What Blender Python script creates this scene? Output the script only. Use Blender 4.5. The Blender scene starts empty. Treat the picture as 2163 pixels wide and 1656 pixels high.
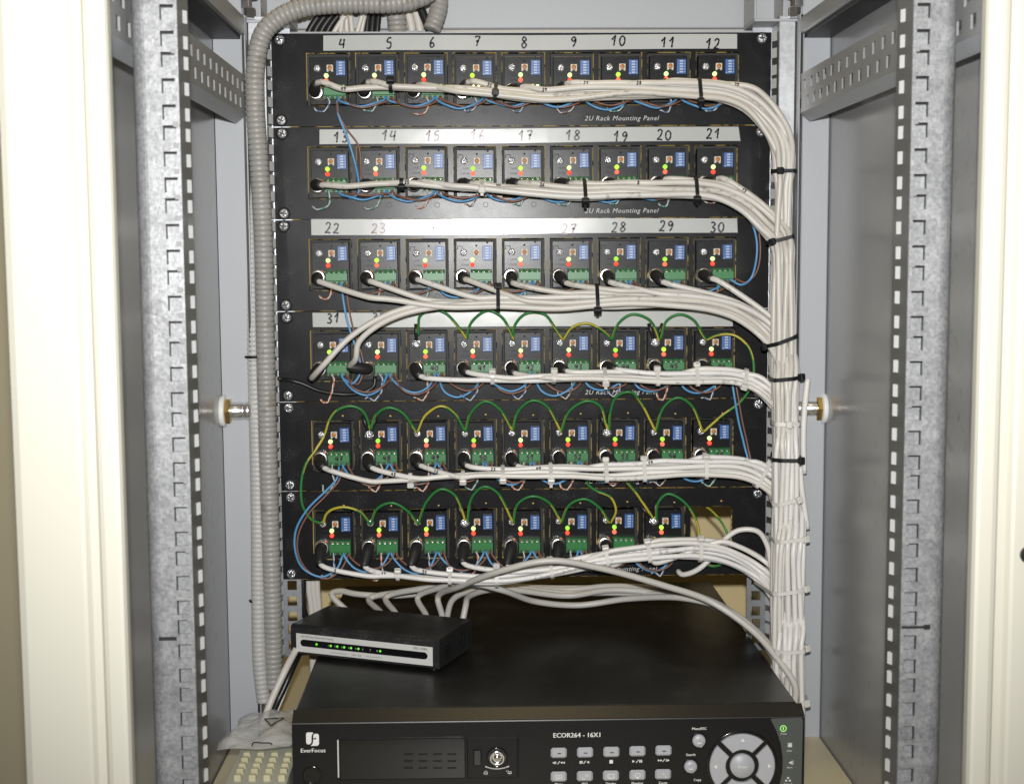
import bpy, bmesh, math, random
import numpy as np
from mathutils import Matrix, Vector

random.seed(7)
S = bpy.context.scene
COL = S.collection
PI = math.pi

# ------------------------------------------------------------------ camera (all lengths in mm, origin: top centre of the panel stack)
ZOFF = 1400.0                                   # cabinet base stands on the floor at world z = 0
CAM = np.array([-43.56, -1366.17, -214.20])
YAW, PIT, ROL, FPX = 0.0232, 0.0972, -0.006, 2937.28
PW, PH = 2163.0, 1656.0

def ray(u, v):
    a = (u - PW/2)/FPX; b = (v - PH/2)/FPX
    c, s = math.cos(-ROL), math.sin(-ROL); a, b = c*a - s*b, s*a + c*b
    y2, z2 = 1.0, -b
    c, s = math.cos(PIT), math.sin(PIT); y, z = c*y2 + s*z2, -s*y2 + c*z2
    c, s = math.cos(YAW), math.sin(YAW)
    return np.array([c*a + s*y, -s*a + c*y, z])
def UY(u, v, Y): d = ray(u, v); return CAM + d*((Y - CAM[1])/d[1])
def UZ(u, v, Z): d = ray(u, v); return CAM + d*((Z - CAM[2])/d[2])
def UX(u, v, X): d = ray(u, v); return CAM + d*((X - CAM[0])/d[0])
def W(p): return Vector((p[0]*.001, p[1]*.001, (p[2] + ZOFF)*.001))

cam = bpy.data.objects.new('camera', bpy.data.cameras.new('camera')); COL.objects.link(cam)
fw = Vector(ray(PW/2, PH/2)).normalized()
rt = Vector(ray(PW/2 + 500, PH/2) - ray(PW/2 - 500, PH/2)).normalized()
up = rt.cross(fw).normalized()
M = Matrix((rt, up, -fw)).transposed().to_4x4(); M.translation = W(CAM)
cam.matrix_world = M
cam.data.sensor_fit = 'HORIZONTAL'; cam.data.sensor_width = 36; cam.data.lens = 36*FPX/PW
cam.data.clip_start = .01; cam.data.clip_end = 60
cam.data.dof.use_dof = True; cam.data.dof.focus_distance = 1.33; cam.data.dof.aperture_fstop = 16
S.camera = cam
S.render.resolution_x, S.render.resolution_y = 1024, 783

# ------------------------------------------------------------------ light: on-camera flash, room light overhead, dim room around
S.view_settings.view_transform = 'Standard'; S.view_settings.look = 'None'
S.view_settings.exposure = 0.0; S.view_settings.gamma = 1.0
wd = bpy.data.worlds.new('World'); S.world = wd; wd.use_nodes = True
wd.node_tree.nodes['Background'].inputs[0].default_value = (1.0, .95, .86, 1)
wd.node_tree.nodes['Background'].inputs[1].default_value = 0.095

def area(name, loc, target, sx, sy, power, col):
    L = bpy.data.lights.new(name, 'AREA'); L.shape = 'RECTANGLE'; L.size = sx; L.size_y = sy
    L.energy = power; L.color = col
    o = bpy.data.objects.new(name, L); COL.objects.link(o)
    o.location = W(loc); d = (W(target) - W(loc)).normalized()
    o.rotation_euler = d.to_track_quat('-Z', 'Y').to_euler()
    return o
fl_ = bpy.data.lights.new('camera_flash', 'SPOT'); fl_.energy = 73.0; fl_.color = (1, .995, .985); fl_.shadow_soft_size = .012
fl_.spot_size = math.radians(86); fl_.spot_blend = 1.0
flo = bpy.data.objects.new('camera_flash', fl_); COL.objects.link(flo); flo.location = W(CAM + np.array([-2, -8, 68]))
flo.rotation_euler = (W((10, 0, -130)) - flo.location).normalized().to_track_quat('-Z', 'Y').to_euler()
area('ceiling_lamp', (-150, -1500, 1500), (0, -200, -300), .6, .6, 4.5, (1, .84, .60))

area('rear_ceiling_lamp', (60, 180, 1100), (0, 200, -300), .5, .2, 5.0, (1, .78, .42))

# ------------------------------------------------------------------ materials
MAT = {}
def mat(name, col, rough=.5, metal=0., emit=None, es=0., noise=None, bump=None, alpha=None, trans=0., spec=None, coat=0., ior=None, sss=0., dust=None):
    m = bpy.data.materials.new(name); m.use_nodes = True
    nt = m.node_tree; b = nt.nodes['Principled BSDF']
    b.inputs['Base Color'].default_value = (*col, 1)
    b.inputs['Roughness'].default_value = rough; b.inputs['Metallic'].default_value = metal
    if emit: b.inputs['Emission Color'].default_value = (*emit, 1); b.inputs['Emission Strength'].default_value = es
    if alpha is not None: b.inputs['Alpha'].default_value = alpha
    if trans: b.inputs['Transmission Weight'].default_value = trans
    if spec is not None: b.inputs['Specular IOR Level'].default_value = spec
    if coat: b.inputs['Coat Weight'].default_value = coat
    if ior: b.inputs['IOR'].default_value = ior
    if sss:
        b.inputs['Subsurface Weight'].default_value = sss; b.inputs['Subsurface Radius'].default_value = (.004, .004, .003)
    tc = nt.nodes.new('ShaderNodeTexCoord')
    if noise:                                           # (scale, contrast, second colour[, roughness jitter])
        n = nt.nodes.new('ShaderNodeTexNoise'); n.inputs['Scale'].default_value = noise[0]
        n.inputs['Detail'].default_value = 6; n.inputs['Roughness'].default_value = .65
        nt.links.new(tc.outputs['Object'], n.inputs['Vector'])
        r = nt.nodes.new('ShaderNodeValToRGB')
        r.color_ramp.elements[0].position = .5 - .5*noise[1]; r.color_ramp.elements[1].position = .5 + .5*noise[1]
        r.color_ramp.elements[0].color = (*noise[2], 1); r.color_ramp.elements[1].color = (*col, 1)
        nt.links.new(n.outputs['Fac'], r.inputs['Fac']); nt.links.new(r.outputs['Color'], b.inputs['Base Color'])
        if len(noise) > 3:
            mr = nt.nodes.new('ShaderNodeMapRange'); mr.inputs['To Min'].default_value = rough - noise[3]; mr.inputs['To Max'].default_value = rough + noise[3]
            nt.links.new(n.outputs['Fac'], mr.inputs['Value']); nt.links.new(mr.outputs['Result'], b.inputs['Roughness'])
    if bump:                                            # (scale, strength, distance m)
        n2 = nt.nodes.new('ShaderNodeTexNoise'); n2.inputs['Scale'].default_value = bump[0]; n2.inputs['Detail'].default_value = 3
        nt.links.new(tc.outputs['Object'], n2.inputs['Vector'])
        bp = nt.nodes.new('ShaderNodeBump'); bp.inputs['Strength'].default_value = bump[1]; bp.inputs['Distance'].default_value = bump[2]
        nt.links.new(n2.outputs['Fac'], bp.inputs['Height']); nt.links.new(bp.outputs['Normal'], b.inputs['Normal'])
    if dust:                                            # (scale, threshold, colour): specks and smears lying on the surface
        n5 = nt.nodes.new('ShaderNodeTexNoise'); n5.inputs['Scale'].default_value = dust[0]; n5.inputs['Detail'].default_value = 2
        n6 = nt.nodes.new('ShaderNodeTexNoise'); n6.inputs['Scale'].default_value = dust[0]/28; n6.inputs['Detail'].default_value = 5
        for q in (n5, n6): nt.links.new(tc.outputs['Object'], q.inputs['Vector'])
        mu = nt.nodes.new('ShaderNodeMath'); mu.operation = 'MULTIPLY'
        nt.links.new(n5.outputs['Fac'], mu.inputs[0]); nt.links.new(n6.outputs['Fac'], mu.inputs[1])
        mr = nt.nodes.new('ShaderNodeMapRange'); mr.inputs['From Min'].default_value = dust[1]; mr.inputs['From Max'].default_value = dust[1] + .10
        nt.links.new(mu.outputs[0], mr.inputs['Value'])
        mm = nt.nodes.new('ShaderNodeMix'); mm.data_type = 'RGBA'; bc = b.inputs['Base Color']
        if bc.is_linked: nt.links.new(bc.links[0].from_socket, mm.inputs['A'])
        else: mm.inputs['A'].default_value = bc.default_value
        mm.inputs['B'].default_value = (*dust[2], 1)
        nt.links.new(mr.outputs['Result'], mm.inputs['Factor']); nt.links.new(mm.outputs['Result'], bc)
    MAT[name] = m
    return m

mat('panel_black', (.014, .014, .0155), .255, noise=(60, .6, (.010, .010, .011), .03), bump=(1100, .10, .0004), spec=.17, dust=(900, .325, (.055, .054, .052)))
mat('raw_edge', (.70, .52, .14), .4, .2, noise=(60, .05, (.02, .017, .012)))
mat('module_black', (.015, .015, .0165), .265, noise=(80, .6, (.010, .010, .011), .03), bump=(1500, .10, .0004), spec=.20, dust=(900, .33, (.055, .054, .052)))
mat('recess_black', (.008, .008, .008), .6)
mat('galvanised', (.66, .67, .68), .42, .35)
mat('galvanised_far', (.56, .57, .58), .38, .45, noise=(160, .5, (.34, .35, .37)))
mat('zinc', (.60, .62, .65), .32, .8, noise=(120, .5, (.42, .44, .47)))
mat('post_grey', (.385, .40, .42), .42, noise=(500, .9, (.35, .365, .385)), bump=(900, .15, .0003))
mat('side_grey', (.315, .32, .325), .24, noise=(6, .8, (.29, .295, .30), .04), bump=(420, .06, .0004), spec=.6, dust=(90, .35, (.24, .24, .235)))
mat('bracket_grey', (.235, .237, .235), .38, bump=(500, .1, .0003))
mat('cream', (.52, .505, .43), .42, noise=(5, .9, (.495, .48, .405)), bump=(700, .08, .0003))
mat('shelf_cream', (.60, .54, .37), .45, noise=(9, .9, (.54, .49, .33)), bump=(600, .1, .0003))
mat('back_cream', (.66, .54, .29), .55, noise=(7, .9, (.60, .48, .25)))
for nm_, q_ in (('cable_white_b', (.66, .635, .585)), ('cable_white_c', (.72, .705, .68)), ('cable_old_b', (.56, .53, .475)), ('cable_old_c', (.62, .60, .56))):
    mat(nm_, q_, .40, noise=(30, .8, tuple(c*.86 for c in q_), .06), dust=(200, .355, tuple(c*.55 for c in q_)))
mat('cable_white', (.70, .68, .645), .38, noise=(40, .8, (.63, .61, .57), .05))
mat('cable_old', (.60, .575, .53), .42, noise=(35, .8, (.52, .495, .45)))
mat('cable_grey', (.52, .505, .465), .40, noise=(45, .8, (.45, .435, .40)))
mat('conduit', (.345, .335, .315), .42, noise=(26, .7, (.265, .255, .235)), dust=(90, .29, (.20, .18, .15)))
mat('conduit_pale', (.46, .455, .44), .45, noise=(20, .8, (.40, .395, .38)))
mat('black_plastic', (.012, .012, .012), .38)
mat('boot_black', (.016, .015, .015), .48, bump=(900, .2, .0004))
mat('tie_white', (.62, .60, .56), .35, trans=.0, sss=.3)
mat('tie_black', (.009, .009, .011), .5, spec=.3)
mat('label_tape', (.47, .48, .46), .19, noise=(14, .9, (.43, .44, .42), .02), bump=(14, .12, .003), spec=.7)
mat('ink', (.012, .005, .014), .19, spec=.7)
mat('ink_faded', (.13, .035, .055), .19, spec=.7)  # flash glare over the middle digits painted into the ink colour
mat('ink_green', (.006, .007, .006), .5)
mat('print_white', (.72, .72, .70), .5)
mat('print_grey', (.50, .50, .49), .5)
mat('print_dim', (.10, .10, .10), .5)
mat('print_dark', (.010, .010, .010), .7)
mat('chrome', (.85, .85, .87), .16, 1.)
mat('slot_shade', (.03, .03, .035), .5, .0)  # shade inside the screw slots, painted as dark crosses
mat('screw_zinc', (.78, .78, .81), .24, .82, bump=(520, .9, .002))
mat('lance_bright', (.66, .665, .66), .4, .2)  # lit copy of the rail metal, brightness put into the colour
mat('web_shade', (.115, .115, .108), .4)  # rail metal with the shade of its grazing angle put into the colour
mat('nickel', (.76, .75, .74), .26, .92)
mat('brass', (.62, .44, .17), .32, 1.)
mat('nylon', (.74, .74, .72), .4, sss=.3)
mat('trimmer_white', (.62, .60, .52), .45)
mat('trimmer_orange', (.40, .135, .015), .45)
mat('dip_blue', (.028, .105, .32), .4)
mat('dip_white', (.42, .48, .58), .4)
mat('terminal_green', (.014, .17, .036), .4, noise=(200, .8, (.011, .14, .029)))
mat('led_green', (.25, .55, .05), .3, emit=(.50, 1., .06), es=1.15)
mat('led_green_b', (.4, .6, .2), .3, emit=(.72, 1., .38), es=1.2)
mat('led_green_c', (.25, .5, .05), .3, emit=(.36, .95, .05), es=.95)
mat('led_red_b', (.7, .1, .06), .3, emit=(1., .16, .08), es=1.1)
mat('led_red', (.7, .06, .03), .3, emit=(1., .07, .03), es=1.0)
mat('led_switch', (.1, .5, .03), .3, emit=(.16, 1., .04), es=.6)
mat('led_power', (.25, .5, .15), .3, emit=(.42, .9, .25), es=.55)
mat('wire_blue', (.085, .27, .50), .4)
mat('wire_brown', (.19, .085, .055), .42)
mat('wire_green', (.020, .175, .035), .4)
mat('wire_yellow', (.44, .36, .04), .4)
mat('wire_orange', (.58, .17, .06), .45)
mat('wire_teal', (.05, .24, .17), .45)
mat('wire_navy', (.07, .14, .30), .45)
mat('wire_pale', (.60, .60, .58), .45)
mat('dvr_lid', (.011, .0108, .0105), .34, noise=(14, .8, (.009, .0088, .0085), .11), bump=(1800, .22, .0003), spec=.38, dust=(700, .31, (.035, .034, .032)))
mat('dvr_front', (.009, .009, .0093), .36, bump=(1500, .08, .0002), spec=.3)
mat('dvr_gloss', (.006, .006, .007), .14)
mat('dvr_side_panel', (.075, .085, .078), .36)
mat('button_grey', (.39, .40, .43), .42)
mat('switch_black', (.014, .014, .0145), .45, bump=(1600, .3, .0003), dust=(700, .30, (.06, .058, .055)))
mat('silver_label', (.62, .62, .60), .42, .1)
mat('bag', (.92, .93, .92), .18, alpha=.40, bump=(60, .6, .007))
mat('phone_cream', (.44, .46, .40), .45, noise=(30, .8, (.40, .42, .36)))
mat('phone_key', (.54, .51, .33), .45)
mat('wall_paint', (.64, .58, .40), .7, noise=(4, .9, (.60, .54, .37)))
mat('wall_paper', (.74, .56, .24), .7, noise=(10, .9, (.69, .52, .21)))
mat('trim_black', (.012, .011, .010), .4)
mat('floor_grey', (.20, .19, .17), .6, noise=(8, .8, (.17, .16, .14)))
mat('seal_black', (.010, .010, .010), .5)

# galvanised rails: mottled zinc spangle
nt = MAT['galvanised'].node_tree; b = nt.nodes['Principled BSDF']; tc = nt.nodes['Texture Coordinate']
n1 = nt.nodes.new('ShaderNodeTexNoise'); n1.inputs['Scale'].default_value = 430; n1.inputs['Detail'].default_value = 7; n1.inputs['Roughness'].default_value = .7
n3 = nt.nodes.new('ShaderNodeTexVoronoi'); n3.inputs['Scale'].default_value = 120
n4 = nt.nodes.new('ShaderNodeTexNoise'); n4.inputs['Scale'].default_value = 38; n4.inputs['Detail'].default_value = 5
for n in (n1, n3, n4): nt.links.new(tc.outputs['Object'], n.inputs['Vector'])
r1 = nt.nodes.new('ShaderNodeValToRGB'); e = r1.color_ramp.elements
e[0].position = .33; e[0].color = (.215, .22, .23, 1); e[1].position = .62; e[1].color = (.40, .405, .41, 1)
nt.links.new(n1.outputs['Fac'], r1.inputs['Fac'])
mx = nt.nodes.new('ShaderNodeMix'); mx.data_type = 'RGBA'; mx.blend_type = 'MULTIPLY'; mx.inputs['Factor'].default_value = .38
nt.links.new(r1.outputs['Color'], mx.inputs['A'])
r2 = nt.nodes.new('ShaderNodeValToRGB'); e = r2.color_ramp.elements
e[0].position = .3; e[0].color = (.55, .55, .55, 1); e[1].position = .7; e[1].color = (1, 1, 1, 1)
nt.links.new(n4.outputs['Fac'], r2.inputs['Fac']); nt.links.new(r2.outputs['Color'], mx.inputs['B'])
m2 = nt.nodes.new('ShaderNodeMix'); m2.data_type = 'RGBA'; m2.blend_type = 'MULTIPLY'; m2.inputs['Factor'].default_value = .45
r3 = nt.nodes.new('ShaderNodeValToRGB'); e = r3.color_ramp.elements
e[0].position = .15; e[0].color = (.62, .62, .63, 1); e[1].position = .8; e[1].color = (1, 1, 1, 1)
nt.links.new(n3.outputs['Color'], r3.inputs['Fac']); nt.links.new(mx.outputs['Result'], m2.inputs['A']); nt.links.new(r3.outputs['Color'], m2.inputs['B'])
nt.links.new(m2.outputs['Result'], b.inputs['Base Color'])
bp = nt.nodes.new('ShaderNodeBump'); bp.inputs['Strength'].default_value = .35; bp.inputs['Distance'].default_value = .0006
nt.links.new(n1.outputs['Fac'], bp.inputs['Height']); nt.links.new(bp.outputs['Normal'], b.inputs['Normal'])

# ------------------------------------------------------------------ mesh builder
class MB:
    def __init__(s): s.v = []; s.f = []; s.m = []; s.s = []
    def add(s, vs, fs, mi=0, sm=False):
        o = len(s.v); s.v += [tuple(float(c) for c in p) for p in vs]
        for k, f in enumerate(fs):
            s.f.append(tuple(i + o for i in f)); s.m.append(mi[k] if isinstance(mi, (list, tuple)) else mi); s.s.append(sm)
        return s
    def box(s, x0, x1, y0, y1, z0, z1, bev=0., mi=0, xf=None):
        lo = np.array([x0, y0, z0], float); hi = np.array([x1, y1, z1], float)
        b = min(bev, .49*min(hi - lo)); vs = []; idx = {}
        if b <= 0:
            for sx in (0, 1):
                for sy in (0, 1):
                    for sz in (0, 1): vs.append((hi[0] if sx else lo[0], hi[1] if sy else lo[1], hi[2] if sz else lo[2]))
            fs = [(0, 1, 3, 2), (4, 6, 7, 5), (0, 4, 5, 1), (2, 3, 7, 6), (0, 2, 6, 4), (1, 5, 7, 3)]
        else:
            fs = []
            for sx in (0, 1):
                for sy in (0, 1):
                    for sz in (0, 1):
                        sg = (sx, sy, sz)
                        for ax in range(3):
                            p = [0, 0, 0]
                            for k in range(3):
                                base = hi[k] if sg[k] else lo[k]
                                p[k] = base if k == ax else (base - b if sg[k] else base + b)
                            idx[(sg, ax)] = len(vs); vs.append(tuple(p))
                        fs.append(tuple(idx[(sg, a)] for a in range(3)))
            for ax in range(3):
                o1, o2 = [k for k in range(3) if k != ax]
                for sd in (0, 1):
                    q = []
                    for (a, c) in ((0, 0), (1, 0), (1, 1), (0, 1)):
                        sg = [0, 0, 0]; sg[ax] = sd; sg[o1] = a; sg[o2] = c; q.append(idx[(tuple(sg), ax)])
                    fs.append(tuple(q))
                for a in (0, 1):                         # edges parallel to ax
                    for c in (0, 1):
                        s0 = [0, 0, 0]; s0[o1] = a; s0[o2] = c; s1 = list(s0); s1[ax] = 1; s0 = tuple(s0); s1 = tuple(s1)
                        fs.append((idx[(s0, o1)], idx[(s1, o1)], idx[(s1, o2)], idx[(s0, o2)]))
        if xf: vs = [xf(p) for p in vs]
        return s.add(vs, fs, mi)
    def tube(s, pts, r, seg=8, mi=0, cap=True, stripe=None):
        P = np.array(pts, float); n = len(P)
        R = np.full(n, r, float) if np.isscalar(r) else np.array(r, float)
        T = np.gradient(P, axis=0); T /= np.maximum(np.linalg.norm(T, axis=1)[:, None], 1e-9)
        a = np.array([0, 0, 1.]) if abs(T[0][2]) < .9 else np.array([1., 0, 0])
        N = np.cross(T[0], a); N /= np.linalg.norm(N)
        ang = np.arange(seg)*2*PI/seg; ca, sa = np.cos(ang)[:, None], np.sin(ang)[:, None]
        V = []
        for i in range(n):
            if i: N = N - T[i]*np.dot(N, T[i]); N /= max(np.linalg.norm(N), 1e-9)
            B = np.cross(T[i], N); V.append(P[i] + R[i]*(ca*N + sa*B))
        V = np.concatenate(V); fs = []; ms = []
        for i in range(n - 1):
            for k in range(seg):
                k2 = (k + 1) % seg
                fs.append((i*seg + k, i*seg + k2, (i + 1)*seg + k2, (i + 1)*seg + k))
                ms.append(1 if stripe and ((k + int(i*stripe)) % seg) < seg*.36 else mi)
        if cap: fs.append(tuple(range(seg))[::-1]); fs.append(tuple((n - 1)*seg + k for k in range(seg))); ms += [mi, mi]
        return s.add(V, fs, ms, True)
    def lathe(s, prof, c=(0, 0, 0), ax=(0, -1, 0), seg=20, mi=0, sm=True):   # prof: (distance along axis, radius)
        A = np.array(ax, float); A /= np.linalg.norm(A)
        a = np.array([0, 0, 1.]) if abs(A[2]) < .9 else np.array([1., 0, 0])
        N = np.cross(A, a); N /= np.linalg.norm(N); B = np.cross(A, N); C = np.array(c, float)
        vs = []; fs = []
        for h, r in prof:
            for k in range(seg):
                t = 2*PI*k/seg; vs.append(C + A*h + max(r, 1e-4)*(math.cos(t)*N + math.sin(t)*B))
        for i in range(len(prof) - 1):
            for k in range(seg):
                k2 = (k + 1) % seg; fs.append((i*seg + k, i*seg + k2, (i + 1)*seg + k2, (i + 1)*seg + k))
        s.add(vs, fs, mi, sm)
        s.add([vs[k] for k in range(seg)], [tuple(range(seg))], mi)
        s.add([vs[(len(prof) - 1)*seg + k] for k in range(seg)], [tuple(range(seg))], mi)
        return s
    def plate(s, us, vs_, hole, w0, w1, f, mi=0, emi=0):      # sheet with rectangular holes; f(u,v,w) -> xyz
        nu, nv = len(us) - 1, len(vs_) - 1
        fill = [[not hole(i, j) for j in range(nv)] for i in range(nu)]
        F = lambda i, j: 0 <= i < nu and 0 <= j < nv and fill[i][j]
        V = []; fs = []; ms = []; ix = {}
        def g(i, j, k):
            if (i, j, k) not in ix: ix[(i, j, k)] = len(V); V.append(f(us[i], vs_[j], (w0, w1)[k]))
            return ix[(i, j, k)]
        for i in range(nu):
            for j in range(nv):
                if not fill[i][j]: continue
                fs.append((g(i, j, 0), g(i+1, j, 0), g(i+1, j+1, 0), g(i, j+1, 0))); ms.append(mi)
                fs.append((g(i, j, 1), g(i, j+1, 1), g(i+1, j+1, 1), g(i+1, j, 1))); ms.append(mi)
                for (di, dj, p, q) in ((-1, 0, (i, j), (i, j+1)), (1, 0, (i+1, j), (i+1, j+1)), (0, -1, (i, j), (i+1, j)), (0, 1, (i, j+1), (i+1, j+1))):
                    if not F(i + di, j + dj):
                        fs.append((g(*p, 0), g(*q, 0), g(*q, 1), g(*p, 1))); ms.append(emi)
        return s.add(V, fs, ms)
    def prism(s, poly, f, w0, w1, mi=0, sm=False):           # polygon (u,v) extruded from w0 to w1
        n = len(poly)
        V = [f(u, v, w0) for u, v in poly] + [f(u, v, w1) for u, v in poly]
        fs = [tuple(range(n)), tuple(range(2*n - 1, n - 1, -1))] + [(k, (k+1) % n, n + (k+1) % n, n + k) for k in range(n)]
        return s.add(V, fs, mi, sm)

def mesh_from(s, name, mats, org, nrm=True):
    me = bpy.data.meshes.new(name)
    V = (np.array(s.v) - np.array(org))*.001
    me.from_pydata(V.tolist(), [], s.f)
    me.polygons.foreach_set('material_index', s.m); me.polygons.foreach_set('use_smooth', s.s)
    if nrm:
        bm = bmesh.new(); bm.from_mesh(me); bmesh.ops.recalc_face_normals(bm, faces=bm.faces); bm.to_mesh(me); bm.free()
    for m in (mats if isinstance(mats, (list, tuple)) else [mats]): me.materials.append(MAT[m])
    return me
ORG = {}
def place(name, me, parent=None, org=None, rel=None):
    o = bpy.data.objects.new(name, me); COL.objects.link(o)
    if parent:
        o.parent = parent; po = ORG[parent.name]; org = po if org is None else org
        o.location = Vector(((org[0]-po[0])*.001, (org[1]-po[1])*.001, (org[2]-po[2])*.001))
    else:
        org = (0, 0, -ZOFF) if org is None else org
        o.location = W(org)
    ORG[o.name] = tuple(org)
    return o
def build(mb, name, mats, parent=None, org=None, nrm=True):
    base = org if org is not None else (ORG[parent.name] if parent else (0, 0, -ZOFF))
    return place(name, mesh_from(mb, name, mats, base, nrm), parent, base)
def tag(o, label, cat, group=None, kind=None):
    if label: o['label'] = label
    if cat: o['category'] = cat
    if group: o['group'] = group
    if kind: o['kind'] = kind
    return o
def thing(name, label, cat, org=(0, 0, -ZOFF), group=None):
    o = bpy.data.objects.new(name, None); COL.objects.link(o); o.empty_display_size = .02
    o.location = W(org); ORG[o.name] = tuple(org)
    return tag(o, label, cat, group)

def spline(pts, step=5.0):
    P = np.array(pts, float)
    if len(P) < 3:
        n = max(2, int(np.linalg.norm(P[1]-P[0])/step)); return [P[0] + (P[1]-P[0])*t for t in np.linspace(0, 1, n)]
    Q = np.vstack([2*P[0]-P[1], P, 2*P[-1]-P[-2]]); out = []
    for i in range(1, len(Q) - 2):
        p0, p1, p2, p3 = Q[i-1], Q[i], Q[i+1], Q[i+2]
        d = [max(np.linalg.norm(b_ - a_)**.5, 1e-3) for a_, b_ in ((p0, p1), (p1, p2), (p2, p3))]
        m1 = (p1-p0)/d[0] - (p2-p0)/(d[0]+d[1]) + (p2-p1)/d[1]; m2 = (p2-p1)/d[1] - (p3-p1)/(d[1]+d[2]) + (p3-p2)/d[2]
        m1 *= d[1]; m2 *= d[1]
        n = max(2, int(math.ceil(np.linalg.norm(p2-p1)/step)))
        for t in np.arange(n)/n:
            out.append((2*t**3-3*t*t+1)*p1 + (t**3-2*t*t+t)*m1 + (-2*t**3+3*t*t)*p2 + (t**3-t*t)*m2)
    out.append(P[-1]); return out

TXT = {}
def text_mb(txt, h, f, mb=None, shear=0., align='CENTER', mi=0, space=1.0):    # lettering as flat mesh; f(u,v) -> xyz; h = cap height
    mb = mb or MB(); key = (txt, shear, align, space)
    if key not in TXT:
        cu = bpy.data.curves.new('t', 'FONT'); cu.body = txt; cu.size = 1; cu.shear = shear; cu.align_x = align; cu.resolution_u = 2; cu.space_character = space
        ob = bpy.data.objects.new('t', cu); me = bpy.data.meshes.new_from_object(ob)
        TXT[key] = ([tuple(v.co) for v in me.vertices], [tuple(p.vertices) for p in me.polygons])
        bpy.data.objects.remove(ob); bpy.data.curves.remove(cu); bpy.data.meshes.remove(me)
    V, F = TXT[key]; k = h/.70
    return mb.add([f(x*k, (y - .35)*k) for x, y, z in V], F, mi)

GL = {'0': [[(.5,1),(.15,.78),(.12,.3),(.42,0),(.78,.3),(.75,.78),(.5,1)]], '1': [[(.08,.6),(.35,.82),(.56,1),(.50,.5),(.46,0)]],
 '2': [[(.1,.78),(.35,1),(.68,.85),(.55,.45),(.1,.04),(.42,.06),(.82,.0)]], '3': [[(.1,.9),(.45,1),(.7,.8),(.36,.52),(.76,.32),(.5,.0),(.08,.1)]],
 '4': [[(.28,1),(.08,.42),(.45,.42),(.78,.48)], [(.72,1),(.66,.5),(.6,0)]], '5': [[(.78,1),(.32,.95),(.2,.58),(.6,.58),(.72,.25),(.4,0),(.08,.08)]],
 '6': [[(.66,1),(.3,.65),(.15,.25),(.4,0),(.7,.2),(.55,.46),(.2,.3)]], '7': [[(.1,.9),(.45,.98),(.78,.95),(.52,.42),(.42,0)], [(.25,.5),(.72,.55)]],
 '8': [[(.5,.55),(.2,.8),(.5,1),(.76,.8),(.5,.55),(.14,.25),(.42,0),(.78,.22),(.5,.55)]], '9': [[(.72,.78),(.4,.55),(.16,.76),(.42,1),(.72,.86),(.66,.4),(.35,0)]]}
def handwrite(txt, h, f, mb=None, wid=.9, rng=random):
    mb = mb or MB(); wch = .62*h; adv = .80*h; x0 = -(adv*(len(txt)-1) + wch)/2
    for n, ch in enumerate(txt):
        sl = rng.uniform(.02, .14); sc = rng.uniform(.92, 1.06); dy = rng.uniform(-.05, .05)*h
        for st in GL[ch]:
            P = [np.array([x0 + n*adv + (u + sl*(v-.5))*wch*1.1, (v-.5)*h*sc + dy, 0]) for u, v in st]
            P = np.array(spline(P, h/14))
            T = np.gradient(P, axis=0); T /= np.maximum(np.linalg.norm(T, axis=1)[:, None], 1e-9)
            Nn = np.stack([-T[:, 1], T[:, 0]], 1); V = []
            for k in range(len(P)):
                w = wid*.5*(1 + .18*math.sin(k*.9 + n))
                if k in (0, len(P)-1): w *= .6
                V.append(f(*(P[k][:2] + Nn[k]*w))); V.append(f(*(P[k][:2] - Nn[k]*w)))
            mb.add(V, [(2*k, 2*k+1, 2*k+3, 2*k+2) for k in range(len(P)-1)])
    return mb

ONES = 'zero one two three four five six seven eight nine ten eleven twelve thirteen fourteen fifteen sixteen seventeen eighteen nineteen'.split()
TENS = '0 0 twenty thirty forty fifty'.split()
def num(n): return ONES[n] if n < 20 else TENS[n//10] + ('-' + ONES[n % 10] if n % 10 else '')

# ------------------------------------------------------------------ the setting: room wall and floor
fl = MB().box(-3000, 3000, -3000, 430, -ZOFF - 12, -ZOFF); tag(build(fl, 'floor', 'floor_grey'), 'grey floor under the cabinet', None, kind='structure')
zt = UY(10, 180, 420)[2]
wl = MB().box(-3000, 3000, 420, 440, -ZOFF, zt - 6, mi=0).box(-3000, 3000, 420, 440, zt + 6, 2000, mi=1)
tag(build(wl, 'wall', ['wall_paint', 'wall_paper']), 'beige room wall behind the cabinet', None, kind='structure')
tr = MB().box(-3000, 3000, 408, 440, zt - 5, zt + 5, bev=1.5)
tag(build(tr, 'wall_trim', 'trim_black'), 'thin dark trim strip along the room wall', None, kind='structure')

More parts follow.
